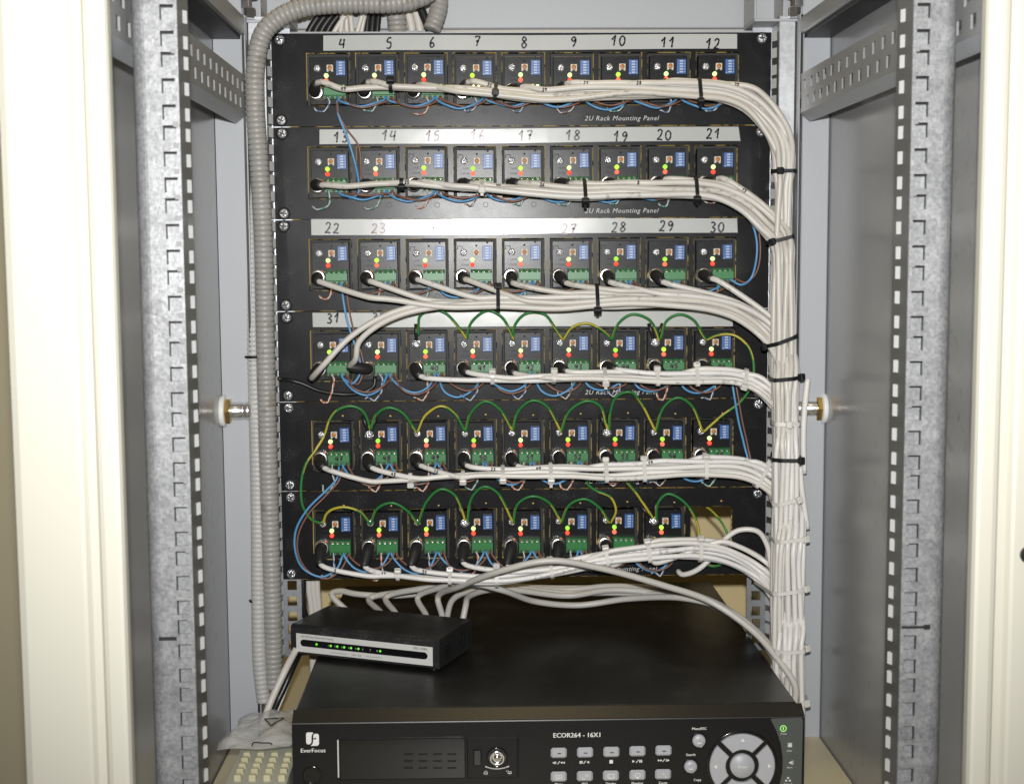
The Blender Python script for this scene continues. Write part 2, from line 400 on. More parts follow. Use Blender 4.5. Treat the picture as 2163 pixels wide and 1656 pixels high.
# ------------------------------------------------------------------ the cabinet
cab = thing('server_cabinet', 'open cream and grey network cabinet holding panels, recorder and cables', 'cabinet')
XYZ = lambda u, v, w: (u, v, w)
def mirror(poly, sx): return [(u*sx, v) for u, v in poly]
TOPZ = 190
for sx, xin in ((-1, 242.0), (1, 234.0)):
    prof = [(xin, -592), (xin, -598), (xin + 1.2, -600.5), (xin + 3, -601.2), (xin + 10, -601.2), (xin + 12.5, -600.2), (xin + 14.5, -597.2), (xin + 19, -597.2),
            (xin + 21, -600.4), (xin + 23, -601.2), (xin + 55, -601.2), (xin + 59, -599.5), (xin + 60.5, -596), (xin + 60.5, -560), (xin + 57, -560), (xin + 57, -592)]
    build(MB().prism(mirror(prof, sx), XYZ, -ZOFF, TOPZ), 'front_frame', 'cream', cab)
    build(MB().box(sx*289, sx*292, -591, 303, -ZOFF, TOPZ), 'side_panel', 'side_grey', cab)
    build(MB().box(sx*262, sx*288.5, -44, -4, -ZOFF, TOPZ, bev=1.2), 'rear_post', 'post_grey', cab)
    s_ = build(MB().box(sx*259.4, sx*261.7, -46, -36, -680, 9, bev=.5), 'door_seal', 'seal_black', cab)
    build(MB().box(sx*258.2, sx*259.2, -47, -36, -680, 9, bev=.3), 'trim_strip', 'post_grey', s_)
build(MB().box(-288, 288, 300, 303, -ZOFF, TOPZ), 'back_panel', 'back_cream', cab)
lk = build(MB().lathe([(0, 5), (2, 5), (3, 4.5), (4, 3)], c=(UY(2172, 1171, -601)[0], -601, UY(2172, 1171, -601)[2]), seg=24), 'door_lock', 'trim_black', cab)
build(MB().box(-288, 288, -420, 298, -690, -686, bev=1), 'shelf', 'shelf_cream', cab)

# front mounting rails: folded galvanised strip with square holes, inner web with lances
zn = -75.56
hz = sorted([zn - 44.45*k - d for k in range(-5, 15) for d in (0, 12.7, 28.575)], reverse=True)   # hole tops
hz = [z for z in hz if -740 < z < 170]
def lance_mesh(sx, d, l, h):                     # small tongue pressed out of a rail web
    V = [(0, -l, -h/2), (-sx*d, 0, -h/2), (0, .7, -h/2), (0, -l, h/2), (-sx*d, 0, h/2), (0, .7, h/2)]
    return mesh_from(MB().add(V, [(0, 1, 2), (3, 5, 4), (0, 3, 4, 1), (1, 4, 5, 2), (0, 2, 5, 3)]), 'lance', 'lance_bright', (0, 0, 0))
def rail(sx, name, x_in, x_hole, x_out, Y, tops, hw, hh, web, matn, slit):
    zs = [-ZOFF + 1]; holes = []
    for z in sorted(tops):
        zs += [z - hh, z]; holes.append(len(zs) - 2)
    zs.append(TOPZ - 5); hs = set(holes)
    f = lambda u, v, w: (sx*u, w, v)
    us = [x_in, x_hole - hw/2, x_hole + hw/2, x_out - 9.02]
    an = np.linspace(0, PI/2, 9); f2 = lambda u, v, w: (sx*u, v, w)
    fold = [(x_out - 9 + 9*math.sin(a), Y + 9 - 9*math.cos(a)) for a in an] + [(x_out, Y + 24), (x_out - 1.6, Y + 24)] + [(x_out - 9 + 7.4*math.sin(a), Y + 9 - 7.4*math.cos(a)) for a in an[::-1]]
    r = build(MB().plate(us, zs, lambda i, j: i == 1 and j in hs, Y, Y + 1.8, f)
        .prism(fold, f2, -ZOFF + 1, TOPZ - 5), name, matn, cab)
    if slit:
        zs2 = [-ZOFF + 2]; h2 = set()
        for z in sorted(tops): zs2 += [z - 1.5, z + .4]; h2.add(len(zs2) - 2)
        zs2.append(TOPZ - 6)
        build(MB().plate([x_in + .6, x_hole + hw/2 - .4], zs2, lambda i, j: j in h2, Y + 3.6, Y + 4.6, f), 'backing_strip', matn, r)
        build(MB().box(sx*(x_in + .6), sx*(x_out - 1), Y + 9, Y + 10, -ZOFF + 2, TOPZ - 6), 'hole_shade_sheet', 'recess_black', r)  # black sheet added so the gaps behind the holes look shaded
        me = mesh_from(MB().box(-1.6, 1.6, -.35, .4, -1.5, 1.5, bev=.2), 'stamped_mark', 'bracket_grey', (0, 0, 0))
        for z in tops: place('stamped_mark', me, r, (sx*(x_in + 2.6), Y, z - hh - 3.1))
    return r, f
for sx in (-1, 1):
    r, f = rail(sx, 'front_mounting_rail', 227.2, 233.6, 256.5, -492, hz, 8.4, 9.2, 30, 'galvanised', True)
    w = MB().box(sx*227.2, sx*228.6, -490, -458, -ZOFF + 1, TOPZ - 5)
    build(w, 'rail_web', 'web_shade', r)
    me = lance_mesh(sx, 2.0, 4.0, 8.0)
    for z in hz: place('lance', me, r, (sx*227.1, -471.5, z - 4.6))
build(MB().box(-250, -238.5, -492.6, -491.9, UY(385, 1348, -492)[2] - 1.2, UY(385, 1348, -492)[2] + 1.2, bev=.3), 'pen_mark', 'print_dark', cab)
pz = UY(1940, 1324, -492)
mk = MB().box(pz[0] - 11, pz[0] + 7, -492.6, -491.9, pz[2] - .8, pz[2] + .8).box(pz[0] + 3.5, pz[0] + 7.5, -492.7, -492, pz[2] - 1.6, pz[2] + 1.6)
build(mk, 'pen_mark', 'print_dark', cab)

# rear mounting rails: hole face behind the panels, web and lip coming forward
rt_ = [-44.45*k - d + 4.7 for k in range(-2, 16) for d in (6.35, 22.225, 38.1)]
rt_ = [z for z in rt_ if -600 < z < 8]
for sx in (-1, 1):
    zs = [-612]; hs = set()
    for z in sorted(rt_): zs += [z - 9.4, z]; hs.add(len(zs) - 2)
    zs.append(10); f = lambda u, v, w, sx=sx: (sx*u, w, v)
    r = build(MB().plate([223.5, 228.0, 237.4, 244], zs, lambda i, j: i == 1 and j in hs, 2.6, 4.4, f), 'rear_mounting_rail', 'zinc', cab)
    build(MB().box(sx*242.2, sx*243.8, -30, 2.5, -612, 10), 'rail_web', 'web_shade', r)
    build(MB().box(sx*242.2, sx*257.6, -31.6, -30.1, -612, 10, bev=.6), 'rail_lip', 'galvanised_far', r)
    me = lance_mesh(sx, 3.2, 8.0, 9.2)
    for z in rt_: place('lance', me, r, (sx*242.1, -14, z - 5.0))

# side brackets with two rows of square holes, running front to back
for sx in (-1, 1):
    ys = []
    cells = []
    for k in range(20):
        y = -62 - 25.4*k
        cells.append((y - 5, y + 5, 'u')); cells.append((y - 17, y - 7.5, 'l'))
    cells.append((-48, -33, 'u')); cells.append((-50.5, -49, 'n')); cells.append((-60, -52, 'n'))
    edges = sorted(set([-578, -27] + [c[0] for c in cells] + [c[1] for c in cells]))
    def hole(i, j, edges=edges):
        m = (edges[i] + edges[i+1])/2
        for a, c, k in cells:
            if a < m < c and ((k == 'u' and j == 3) or (k == 'l' and j == 1)): return True
        if j == 1 and -50 < m < -33: return True
        return False
    f = lambda u, v, w, sx=sx: (sx*w, u, v)
    br = build(MB().plate(edges, [-82, -77.5, -68.5, -62, -53, -46], hole, 259.5, 261, f), 'side_bracket', 'bracket_grey', cab)
    build(MB().prism([(259.5, -82.1), (261, -82.1), (269, -88), (269, -90), (267.5, -89)], lambda u, v, w, sx=sx: (sx*u, w, v), -578, -46), 'bracket_flange', 'post_grey', br)
    bm_ = build(MB().box(sx*258.5, sx*288.5, -556, -44.5, -9, 7, bev=2), 'top_beam', 'bracket_grey', cab)
    build(MB().box(sx*263, sx*288, -556, -45, -12.5, -9.2), 'beam_seal', 'seal_black', bm_)
    # corner gusset with levelling bolt
    g = MB().box(sx*218, sx*262, -34, 20, 4.5, 7, bev=.6).box(sx*218, sx*220, -33, 20, 7.1, 60, bev=.4).box(sx*221, sx*262, 12, 14, 7.2, 60, bev=.4)
    g.box(sx*246, sx*247.5, -30, 11.8, 7.2, 40)
    go = build(g, 'corner_gusset', 'post_grey', cab)
    build(MB().lathe([(0, 7.0), (9, 7.2), (10, 6.4), (10.5, 3)], c=(sx*256, -38, 7.2), ax=(0, 0, 1), seg=6, sm=False).lathe([(10.6, 3.2), (18, 3.2)], c=(sx*256, -38, 7.2), ax=(0, 0, 1), seg=12), 'hex_bolt', 'chrome', go)
    build(MB().lathe([(0, 8), (1, 9), (22, 9)], c=(sx*256, -38, 26), ax=(0, 0, 1), seg=20), 'pipe_end', 'post_grey', go)
cb = MB().box(-258, 258, 40, 60, 10, 90, bev=1.2)
cro = build(cb, 'top_crossbar', 'post_grey', cab)
build(MB().box(-241, 241, 22, 39.9, 2.0, 6.5, bev=1.2), 'crossbar_lip', 'post_grey', cro)
build(MB().box(-241, 241, 8, 22.5, -9, 2.6, bev=.8), 'crossbar_flange', 'post_grey', cro)

# wall spacers: chrome barrel, brass nut, nylon washer between side panel and rail
for sx, (u, v), lab in ((-1, (472, 868), 'chrome panel fastener with brass nut between corrugated conduit and side panel'), (1, (1738, 862), 'chrome panel fastener with brass nut between white cable column and side panel')):
    p = UX(u, v, sx*287); c = (sx*289, p[1], p[2]); t = thing('panel_fastener', lab, 'fastener', c, 'panel fasteners')
    A = (-sx, 0, 0)
    build(MB().lathe([(0, 14.5), (3.2, 15.5), (4.2, 15), (4.2, 8)], c, A, 32), 'nylon_washer', 'nylon', t)
    build(MB().lathe([(4.3, 12.2), (5, 12.8), (8.6, 12.8), (9.2, 12.2)], c, A, 6, sm=False), 'hex_nut', 'brass', t)
    build(MB().lathe([(9.3, 8.4), (20, 8.4), (20.5, 8.0), (23, 8.0), (23.5, 8.4), (27, 8.4), (28.5, 7), (28.6, 3)], c, A, 28), 'barrel', 'nickel', t)

# ------------------------------------------------------------------ six 2U mounting panels
NROW = 6
PITCH = 47.0
def modc(r, i): return np.array([(i - 4)*PITCH + 1.0 - .5*r, 0., -88.9*r - 44.0])
WW, WH = 42.0, 50.4
ORD = ['top', 'second', 'third', 'fourth', 'fifth', 'bottom']
labq = [((683, 76), (1557, 73), (683, 108), (1557, 104)), ((675, 275), (1560, 268), (675, 306), (1564, 298)), ((657, 464), (1557, 461), (658, 498), (1558, 491)), ((660, 661), (1547, 656), (661, 691), (1548, 689))]
digits = [[('4',723,92),('5',822,91),('6',913,91),('7',1008,89),('8',1107,90),('9',1212,89),('10',1306,87),('11',1411,90),('12',1506,93)],
 [('13',720,290),('14',822,287),('15',914,288),('16',1009,286),('17',1110,287),('18',1210,286),('19',1311,290),('20',1403,286),('21',1507,283)],
 [('22',702,482),('23',800,482),('24',905,480),('25',1003,480),('26',1105,480),('27',1202,483),('28',1307,480),('29',1408,478),('30',1515,481)],
 [('31',704,673),('32',800,670)]]
plab = ['topmost black rack panel with white strip numbered four to twelve', 'black rack panel with white strip numbered thirteen to twenty-one', 'black rack panel with white strip numbered twenty-two to thirty',
        'black rack panel with white strip starting at number thirty-one', 'black rack panel without number strip whose nine slots are all filled', 'lowest black rack panel with one empty cut-out']
def screw(parent, x, z, y, r, washer):
    o = None
    if washer:
        o = build(MB().lathe([(0, r*1.33), (.9, r*1.3), (1.3, r*1.05)], (x, y, z), seg=20), 'cup_washer', 'recess_black', parent); y -= 1.3
    h = MB().lathe([(0, r), (r*.28, r), (r*.5, r*.78), (r*.62, r*.45), (r*.66, .02)], (x, y, z), seg=16)
    a = random.uniform(0, PI)
    def xf(p):
        dx, dz = p[0] - x, p[2] - z; return (x + dx*math.cos(a) - dz*math.sin(a), p[1], z + dx*math.sin(a) + dz*math.cos(a))
    s = build(h, 'mounting_screw', 'screw_zinc', parent)
    k = MB().box(x - r*.62, x + r*.62, y - r*.70, y - r*.45, z - r*.15, z + r*.15, xf=xf).box(x - r*.15, x + r*.15, y - r*.71, y - r*.45, z - r*.62, z + r*.62, xf=xf)
    build(k, 'cross_recess', 'slot_shade', s)
kv = [(q*math.cos(a), -.12, q*math.sin(a)) for q in (2.2, 2.6) for a in np.arange(16)*PI/8]
KO = mesh_from(MB().add(kv, [(k, (k+1) % 16, 16 + (k+1) % 16, 16 + k) for k in range(16)]), 'knockout_ring', 'recess_black', (0, 0, 0), False)
PH_ = mesh_from(MB().lathe([(0, 1.1), (.2, 1.1), (.3, .2)], seg=10), 'pilot_hole', 'raw_edge', (0, 0, 0))
for r in range(NROW):
    zt = -88.9*r - .35; zb = zt - 88.1
    org = (0, 0, zb); t = thing('rack_panel', plab[r], 'rack panel', org, 'black rack panels')
    us = [-241.2]; hu = set()
    for i in range(9):
        c = modc(r, i)[0]; us += [c - WW/2, c + WW/2]; hu.add(len(us) - 2)
    us.append(241.2); cz = modc(r, 0)[2]
    build(MB().plate(us, [zb, cz - WH/2, cz + WH/2, zt], lambda i, j: j == 1 and i in hu, 0, 2.0, lambda u, v, w: (u, w, v), 0, 1), 'panel_plate', ['panel_black', 'raw_edge'], t)
    sc = [(-232.5, zt - 5.9), (-232.5, zb + 5.9), (232.5, zt - 5.9)]
    if r in (3, 5): sc.append((232.5, zb + 5.9))
    for (x, z) in sc: screw(t, x + random.uniform(-.6, .6), z + random.uniform(-.5, .5), 0, 4.6, r < 4)
    if r < 4:
        a, b_, c_, d = [UY(*q, -.4) for q in labq[r]]
        n = 24; V = []; F = []
        for k in range(n + 1):
            s = k/n; wob = .35*math.sin(s*9 + r) 
            for (p, q) in ((a, b_), (c_, d)):
                P = p + (q - p)*s; V.append((P[0], -.5 - .12*math.sin(s*23 + r*2), P[2] + wob)); 
        for k in range(n + 1):
            for (p, q) in ((a, b_), (c_, d)):
                P = p + (q - p)*s if False else p + (q - p)*(k/n); V.append((P[0], -.05, P[2] + .35*math.sin(k/n*9 + r)))
        o2 = 2*(n + 1)
        for k in range(n):
            F.append((2*k, 2*k+1, 2*k+3, 2*k+2)); F.append((o2+2*k, o2+2*k+2, o2+2*k+3, o2+2*k+1))
            F.append((2*k, 2*k+2, o2+2*k+2, o2+2*k)); F.append((2*k+1, o2+2*k+1, o2+2*k+3, 2*k+3))
        F += [(0, o2, o2+1, 1), (2*n, 2*n+1, o2+2*n+1, o2+2*n)]
        m_ = MB().add(V, F, 0, False)
        lb = build(m_, 'number_strip', 'label_tape', t)
        for tx, u, v in digits[r]:
            p = UY(u, v, -.75); build(handwrite(tx, 9.8 if r < 3 else 8.8, lambda a_, b2, p=p: (p[0] + a_, -.78, p[2] + b2), None, 1.6), 'handwritten_number', 'ink_faded' if tx in ('15', '16', '23', '24', '25', '26', '27') else 'ink', lb, nrm=False)
    p = UY((1228 + 1399)/2, (250, 444, 636, 828, 1017, 1199)[r], 0)
    build(text_mb('2U Rack Mounting Panel', 4.5, lambda a_, b2: (96.0 + a_, -.12, zb + 6.9 + b2), shear=.28, space=1.12), 'printed_text', 'print_grey', t, nrm=False)
    for i in range(9):                                  # knock-out rings below, pilot holes above, bare cut edges round each window
        c = modc(r, i)
        place('knockout_ring', KO, t, (c[0] + 10, 0, c[2] - WH/2 - 6))
        if r >= 4: place('pilot_hole', PH_, t, (c[0] + 10, 0, zt - 14 + random.uniform(-1, 1)))
        x0, x1, z0, z1 = c[0] - WW/2, c[0] + WW/2, c[2] - WH/2, c[2] + WH/2; g = .65
        O = [(x0, z0), (x1, z0), (x1, z1), (x0, z1)]; I = [(x0+g, z0+g), (x1-g, z0+g), (x1-g, z1-g), (x0+g, z1-g)]
        V = [(p[0], -.02, p[1]) for p in O] + [(p[0], 1.3, p[1]) for p in I] + [(p[0], 1.6, p[1]) for p in O]
        build(MB().add(V, [(k, (k+1) % 4, 4 + (k+1) % 4, 4 + k) for k in range(4)] + [(4 + k, 4 + (k+1) % 4, 8 + (k+1) % 4, 8 + k) for k in range(4)]), 'cut_edge', 'raw_edge', t)
    build(MB().prism([(-.02, zb + .02), (.6, zb - .5), (1.9, zb - .5), (1.9, zb + .01)], lambda u, v, w: (w, u, v), -225, 225), 'lower_edge', 'raw_edge', t)

# ------------------------------------------------------------------ video modules
def mloc(mx, mz): return (mx - WW/2, WH/2 - mz)
FC = 2.2
def build_module():
    t = thing('video_module', 'x', 'video module', (0, 0, 0), 'video modules in the rack panels')
    hb = build(MB().box(-18.4, 17.9, FC, 40, -23.2, 22.0, bev=.4), 'housing', 'module_black', t)
    build(MB().box(-22.6, 22.6, 12, 14, -27, 27), 'rear_flange', 'recess_black', t)  # black plate added to keep the gap round the housing in shade
    x, z = mloc(10, 14)
    s = build(MB().lathe([(0, 3.5), (1.6, 3.5), (2.4, 2.8), (2.8, 1.2), (2.85, .02)], (x, FC, z), seg=12), 'earth_screw', 'screw_zinc', t, org=(x, 0, z))
    build(MB().box(x-1.9, x+1.9, FC-2.72, FC-2.1, z-.4, z+.4).box(x-.4, x+.4, FC-2.73, FC-2.1, z-1.9, z+1.9), 'cross_recess', 'slot_shade', s)
    x, z = mloc(22.4, 14)
    tm = build(MB().box(x-3.1, x+3.1, -1.6, FC, z-2.4, z+3.0, bev=.4).box(x-3.1, x-1.4, -1.4, FC, z-3.6, z-2.3, bev=.3).box(x+1.4, x+3.1, -1.4, FC, z-3.6, z-2.3, bev=.3), 'trimmer', 'trimmer_white', t)
    build(MB().lathe([(0, 2.3), (.8, 2.2), (1.0, 1.8), (1.0, .02)], (x, -1.6, z + .2), seg=14), 'rotor', 'trimmer_orange', tm)
    x0, z0 = mloc(28.4, 7.4); x1, z1 = mloc(37.4, 21.4)
    dp = build(MB().box(x0, x1, -2.4, FC, z1, z0, bev=.3), 'dip_switch', 'dip_blue', t)
    for k in range(5):
        zc = z0 - 1.9 - 2.55*k
        build(MB().box((x0+x1)/2 - 1.7, (x0+x1)/2 + 1.7, -2.9, -2.3, zc - .75, zc + .75, bev=.2), 'slider', 'dip_white', dp)
        
    mk = MB()
    for k in range(5):
        zc = z0 - 1.9 - 2.55*k
        mk.box(x1 - 1.5, x1 - .8, -2.5, -2.3, zc - .35, zc + .35)
    mk.box(x0 + .6, x0 + 1.7, -2.5, -2.3, z1 + .6, z1 + 1.5)
    build(mk, 'printed_marks', 'dip_white', dp)
    x, z = mloc(18.6, 21.0); led = [(0, 2.2), (2.2, 2.2), (3.2, 1.75), (3.7, 1.0), (3.85, .02)]
    build(MB().lathe(led, (x, FC, z), seg=14), 'green_light', 'led_green', t)
    build(MB().lathe(led, (x, FC, z - 4.9), seg=14), 'red_light', 'led_red', t)
    x, z = mloc(8.9, 37.2)
    build(MB().lathe([(0, 7.4), (1.4, 7.6), (1.6, 6.6), (7, 6.6), (8.6, 7.0), (9, 6.8), (9, 5.6)], (x, FC, z), seg=24), 'socket', 'nickel', t)
    x0, z0 = mloc(17, 30.2); x1, z1 = mloc(37.6, 43.6)
    tb = MB().prism([(FC, z0), (-5.5, z0), (-8.5, z0 - 3.4), (-8.5, z0 - 10.2), (-6.6, z0 - 10.8), (-6.6, z1), (FC, z1)], lambda u, v, w: (w, u, v), x0, x1)
    for k in range(5):
        xx = x0 + .05 + (x1 - x0 - .9)*k/4; tb.box(xx, xx + .8, -7.2, -1, z1 - .6, z1 + 1.4)
    tbo = build(tb, 'terminal_block', 'terminal_green', t)
    for k in range(4):
        xc = x0 + 2.6 + 5.13*k; cc = (xc, -6.6, z0 - 1.9); ax = (0, -.74, .67)
        o = build(MB().lathe([(0, 1.75), (.45, 1.7), (.5, 1.3), (.5, .02)], cc, ax, 12), 'terminal_screw', 'nickel', tbo)
    for k in range(4):
        xc = x0 + 2.6 + 5.13*k
        build(MB().box(xc - 1.5, xc + 1.5, -6.75, -6.5, z1 + .35, z1 + 2.0), 'wire_entry', 'recess_black', tbo)
    pr = MB()
    for tx, mx, mz in (('VIDEO', 11.8, 21.2), ('POWER', 11.6, 26.0)):
        x, z = mloc(mx, mz); text_mb(tx, 1.5, lambda a, b2, x=x, z=z: (x + a, FC-.08, z + b2), pr)
    x, z = mloc(10.5, 47.4); text_mb('VIDEO IN', 1.3, lambda a, b2: (x + a, FC-.08, z + b2), pr)
    x, z = mloc(6.3, 9.6)
    for (a0, a1, b0, b1) in ((-2.5, 2.5, 1.4, 1.9), (-2.5, -2.0, -1, 1.4), (2.0, 2.5, -.6, 1.4), (-2.9, -1.6, -1.5, -1)): pr.add([(x+a0, FC-.08, z+b0), (x+a1, FC-.08, z+b0), (x+a1, FC-.08, z+b1), (x+a0, FC-.08, z+b1)], [(0, 1, 2, 3)])
    for mx, mz in ((22.4, 7.2), (33, 4.2)):
        x, z = mloc(mx, mz); pr.lathe([(0, 1.0), (.1, 1.0), (.1, .6)], (x, FC, z), seg=10)
    build(pr, 'printed_legend', 'print_dark', t, nrm=False)
    return t
def copy_tree(o, parent=None):
    c = o.copy(); COL.objects.link(c); c.parent = parent
    for ch in list(o.children): copy_tree(ch, c)
    return c
MODNAME = {}
protom = build_module()
ords = ['first', 'second', 'third', 'fourth', 'fifth', 'sixth', 'seventh', 'eighth']
first = True
for r in range(NROW):
    for i in range(9 if r < 5 else 8):
        if r < 3 or (r == 3 and i < 2): n = 4 + 9*r + i
        elif r == 3: n = 40 + i - 2
        elif r == 4: n = 47 + i
        else: n = None
        MODNAME[(r, i)] = ('module ' + num(n)) if n else ords[7 - i] + ' module from the empty cut-out'
        m_ = protom if first else copy_tree(protom); first = False
        c = modc(r, i) + np.array([random.uniform(-.5, .5), 0, random.uniform(-.5, .5)]); m_.location = W(c); ORG[m_.name] = tuple(c)
        m_.rotation_euler = (0, random.uniform(-.014, .014), 0)
        for ch in m_.children:
            if ch.name.startswith('earth_screw'): ch.rotation_euler = (0, random.uniform(0, PI), 0)
            if ch.name.startswith('green_light') or ch.name.startswith('red_light'):
                ch.material_slots[0].link = 'OBJECT'
                ch.material_slots[0].material = MAT[random.choice(['led_green', 'led_green_b', 'led_green_b', 'led_green_c'] if ch.name.startswith('g') else ['led_red', 'led_red_b'])]
        if r < 3 or (r == 3 and i < 2): m_['label'] = 'black video module mounted below the handwritten number ' + num(n)
        elif n: m_['label'] = 'black video module with %s inked on its green terminal block' % num(n)
        else: m_['label'] = 'black video module in the lowest panel, %s from the empty cut-out' % ords[7 - i]
        if n and n >= 40:
            x, z = mloc(27.5, 37.0)
            build(handwrite(str(n), 5.0, lambda a, b2: (c[0] + x + a, -8.66, c[2] + z + b2), wid=1.5), 'handwritten_number', 'ink_green', m_, org=tuple(c), nrm=False)

# ------------------------------------------------------------------ white video cables: from each module into its row's bundle, round the bend, down the side column
RC = 2.8
RR = [2.85, 2.85, 2.85, 2.55, 2.55, 2.55]
CW = [3, 4, 5, 5, 6, 6]; YST = -38.0
rowpx = [
 [(680,182),(760,181),(830,180),(930,188),(1045,198),(1150,203),(1260,196),(1350,190),(1475,193),(1540,199),(1590,220),(1632,266),(1652,320),(1656,372)],
 [(690,384),(850,386),(960,394),(1020,400),(1130,403),(1235,408),(1350,401),(1470,403),(1530,412),(1590,442),(1632,490),(1650,540)],
 [(690,600),(800,628),(900,640),(1050,639),(1160,640),(1260,635),(1400,632),(1500,641),(1570,663),(1630,706),(1655,765),(1660,815)],
 [(870,770),(890,786),(960,802),(1040,804),(1170,797),(1280,800),(1390,797),(1475,795),(1560,798),(1615,822),(1652,875),(1665,930)],
 [(670,985),(760,1008),(870,1013),(980,1006),(1060,1002),(1165,997),(1280,997),(1360,993),(1490,990),(1580,995),(1635,1026),(1668,1080),(1672,1130)],
 [(668,1195),(750,1212),(840,1218),(950,1224),(1050,1222),(1165,1206),(1285,1180),(1370,1167),(1480,1160),(1550,1172),(1615,1210),(1655,1265),(1672,1320)]]
rowY = [-36, -36, -40, -36, -38, -38]
joindx = [34, 34, 52, 44, 44, 50]
bootdir = [(.25, -1, .12), (.25, -1, .04), (.08, -1, -.16), (.18, -1, -.14), (.16, -1, -.20), (-.10, -.9, -.50)]
XC = lambda z: 247.0 + 5.0*max(0, min(1, (-z - 250)/400))
CABLES = []                     # (row, list of points)
extra = {0: [], 1: [], 2: [(3, 0), (3, 1)], 3: [], 4: [], 5: []}
skip = {(3, 0), (3, 1)}
for r in range(NROW):
    ctr = spline([UY(u, v, rowY[r]) for u, v in rowpx[r]], 4.0); ctr = np.array(ctr)
    d = np.linalg.norm(np.diff(ctr, axis=0), axis=1); sl = np.concatenate([[0], np.cumsum(d)]); L = sl[-1]
    T = np.gradient(ctr, axis=0); T /= np.linalg.norm(T, axis=1)[:, None]
    mem = [(r, i) for i in range(9 if r < 5 else 8) if (r, i) not in skip]
    mem = extra[r] + mem
    N = len(mem); nlev = 4 if N > 7 else 3
    info = []
    for k, (mr, i) in enumerate(mem):
        lev = int(k*nlev/N); dep = k - math.ceil(lev*N/nlev)
        v = (lev - (nlev - 1)/2)*5.5 + (1.4 if dep % 2 else -.6)
        dp = -(dep % 3)*5.3 + 4.0 + (1.5 if lev % 2 else 0)
        c = modc(mr, i); x, z = mloc(8.9, 37.2); bn = c + np.array([x, -3.0, z])
        if (mr, i) in extra[r]:
            js = sl[np.argmin(abs(ctr[:, 0] - UY(1000 + 10*i, 640, rowY[r])[0]))]
        else: js = sl[np.argmin(abs(ctr[:, 0] - (bn[0] + joindx[r])))] if bn[0] + joindx[r] > ctr[0][0] else 0
        if i == (0 if r != 3 else 2): js = max(js, 12)
        js += random.uniform(-6, 10)
        info.append(dict(m=(mr, i), v=v, d=dp, s=js, bn=bn, ph=random.uniform(0, 6), ph2=random.uniform(0, 6)))
    nw = CW[r]; nl = math.ceil(N/nw); order = sorted(range(N), key=lambda k: info[k]['v'])
    for q, k in enumerate(order):
        info[k]['sx'] = (q//nl - (nw - 1)/2)*5.9 + (1.4 if q % 2 else -1.4) + random.uniform(-.8, .8); info[k]['sy'] = YST - 4.7*(q % nl)
    YST -= 4.7*nl
    def mean_v(s):
        ws = [max(.02, min(1, (s - f_['s'] + 25)/50)) for f_ in info]; return sum(w*f_['v'] for w, f_ in zip(ws, info))/sum(ws)
    sb = sl[np.argmin(abs(ctr[:, 0] - 222))]      # start of the bend
    for k, f_ in enumerate(info):
        mr, i = f_['m']; bn = f_['bn']
        bd = np.array(bootdir[mr], float) + np.array([random.uniform(-.12, .12), 0, random.uniform(-.12, .12)])
        if (mr, i) == (3, 0): bd = np.array([-.25, -1, -.35])
        if (mr, i) == (3, 1): bd = np.array([-.75, -.8, .15])
        if r == 0 and i in (0,): bd = np.array([.15, -1, .22])
        bd /= np.linalg.norm(bd); ln = 23 if mr < 5 else 25
        be = bn + bd*ln
        P = [bn + bd*(ln - 8), be, be + bd*5 + np.array([4.5, 0, -1.0 if mr > 1 else .3])]
        if (mr, i) in extra[r]: P = P[:2]
        if (mr, i) in extra[r]:
            pp = [(680,775,-46),(740,712,-47),(820,664,-46),(910,642,-44)] if i == 0 else [(752,757,-40),(757,725,-44),(790,693,-46),(850,664,-46),(930,648,-44)]
            P += [UY(*q) for q in pp]
        s = f_['s']; pts = []
        while s < L - 2:
            j = int(np.searchsorted(sl, s)); j = min(j, len(ctr) - 1); tt = T[j]; nn = np.array([-tt[2], 0, tt[0]]); nn /= np.linalg.norm(nn)
            wob = 1.3*math.sin(s/38 + f_['ph']) + .7*math.sin(s/17 + f_['ph2']); wd_ = 1.2*math.sin(s/47 + f_['ph2'])
            p = ctr[j] + nn*(f_['v'] - mean_v(s) + wob) + np.array([0, f_['d'] + wd_, 0])
            if s > sb:
                t = (s - sb)/(L - sb); t = t*t*(3 - 2*t)
                q = np.array([XC(ctr[-1][2]) + f_['sx'], f_['sy'], p[2]])
                p = np.array([p[0]*(1 - t**2) + q[0]*t**2, p[1]*(1 - t) + q[1]*t, p[2]])
            pts.append(p); s += 14
        P += pts
        z = P[-1][2] - 16
        while z > -660:
            P.append(np.array([XC(z) + f_['sx']*(1 + .10*math.sin(z/70 + r)) + 1.7*math.sin(z/46 + f_['ph']), f_['sy'] + 1.1*math.sin(z/53 + f_['ph2']), z])); z -= 24
        P.append(np.array([XC(-672) + f_['sx'], f_['sy'] + 6, -672])); P.append(np.array([XC(-681) + f_['sx'], f_['sy'] + 22, -681.5]))
        path = spline(P, 5.0)
        nm = MODNAME[(mr, i)]
        o = thing('video_cable', ('white video cable plugged into %s' % nm) if mr < 5 else ('white video cable plugged into %s' % nm), 'cable', tuple(bn), 'white video cables')
        build(MB().tube(path, RR[r], 9), 'cable_sheath', random.choice(('cable_old', 'cable_old_b', 'cable_old_c')) if r < 3 else random.choice(('cable_white', 'cable_white_b', 'cable_white_c')), o)
        bz = spline([bn, bn + np.array([0, -9, 0]), bn + np.array([0, -9, 0])*.6 + bd*(ln*.6), be + bd*3], 3.0)
        nb = len(bz); rr = [5.8 if q/nb < .45 else (5.8 - 2.3*((q/nb - .45)/.55)) for q in range(nb)]
        build(MB().tube(bz, rr, 14), 'plug_boot', 'boot_black', o)
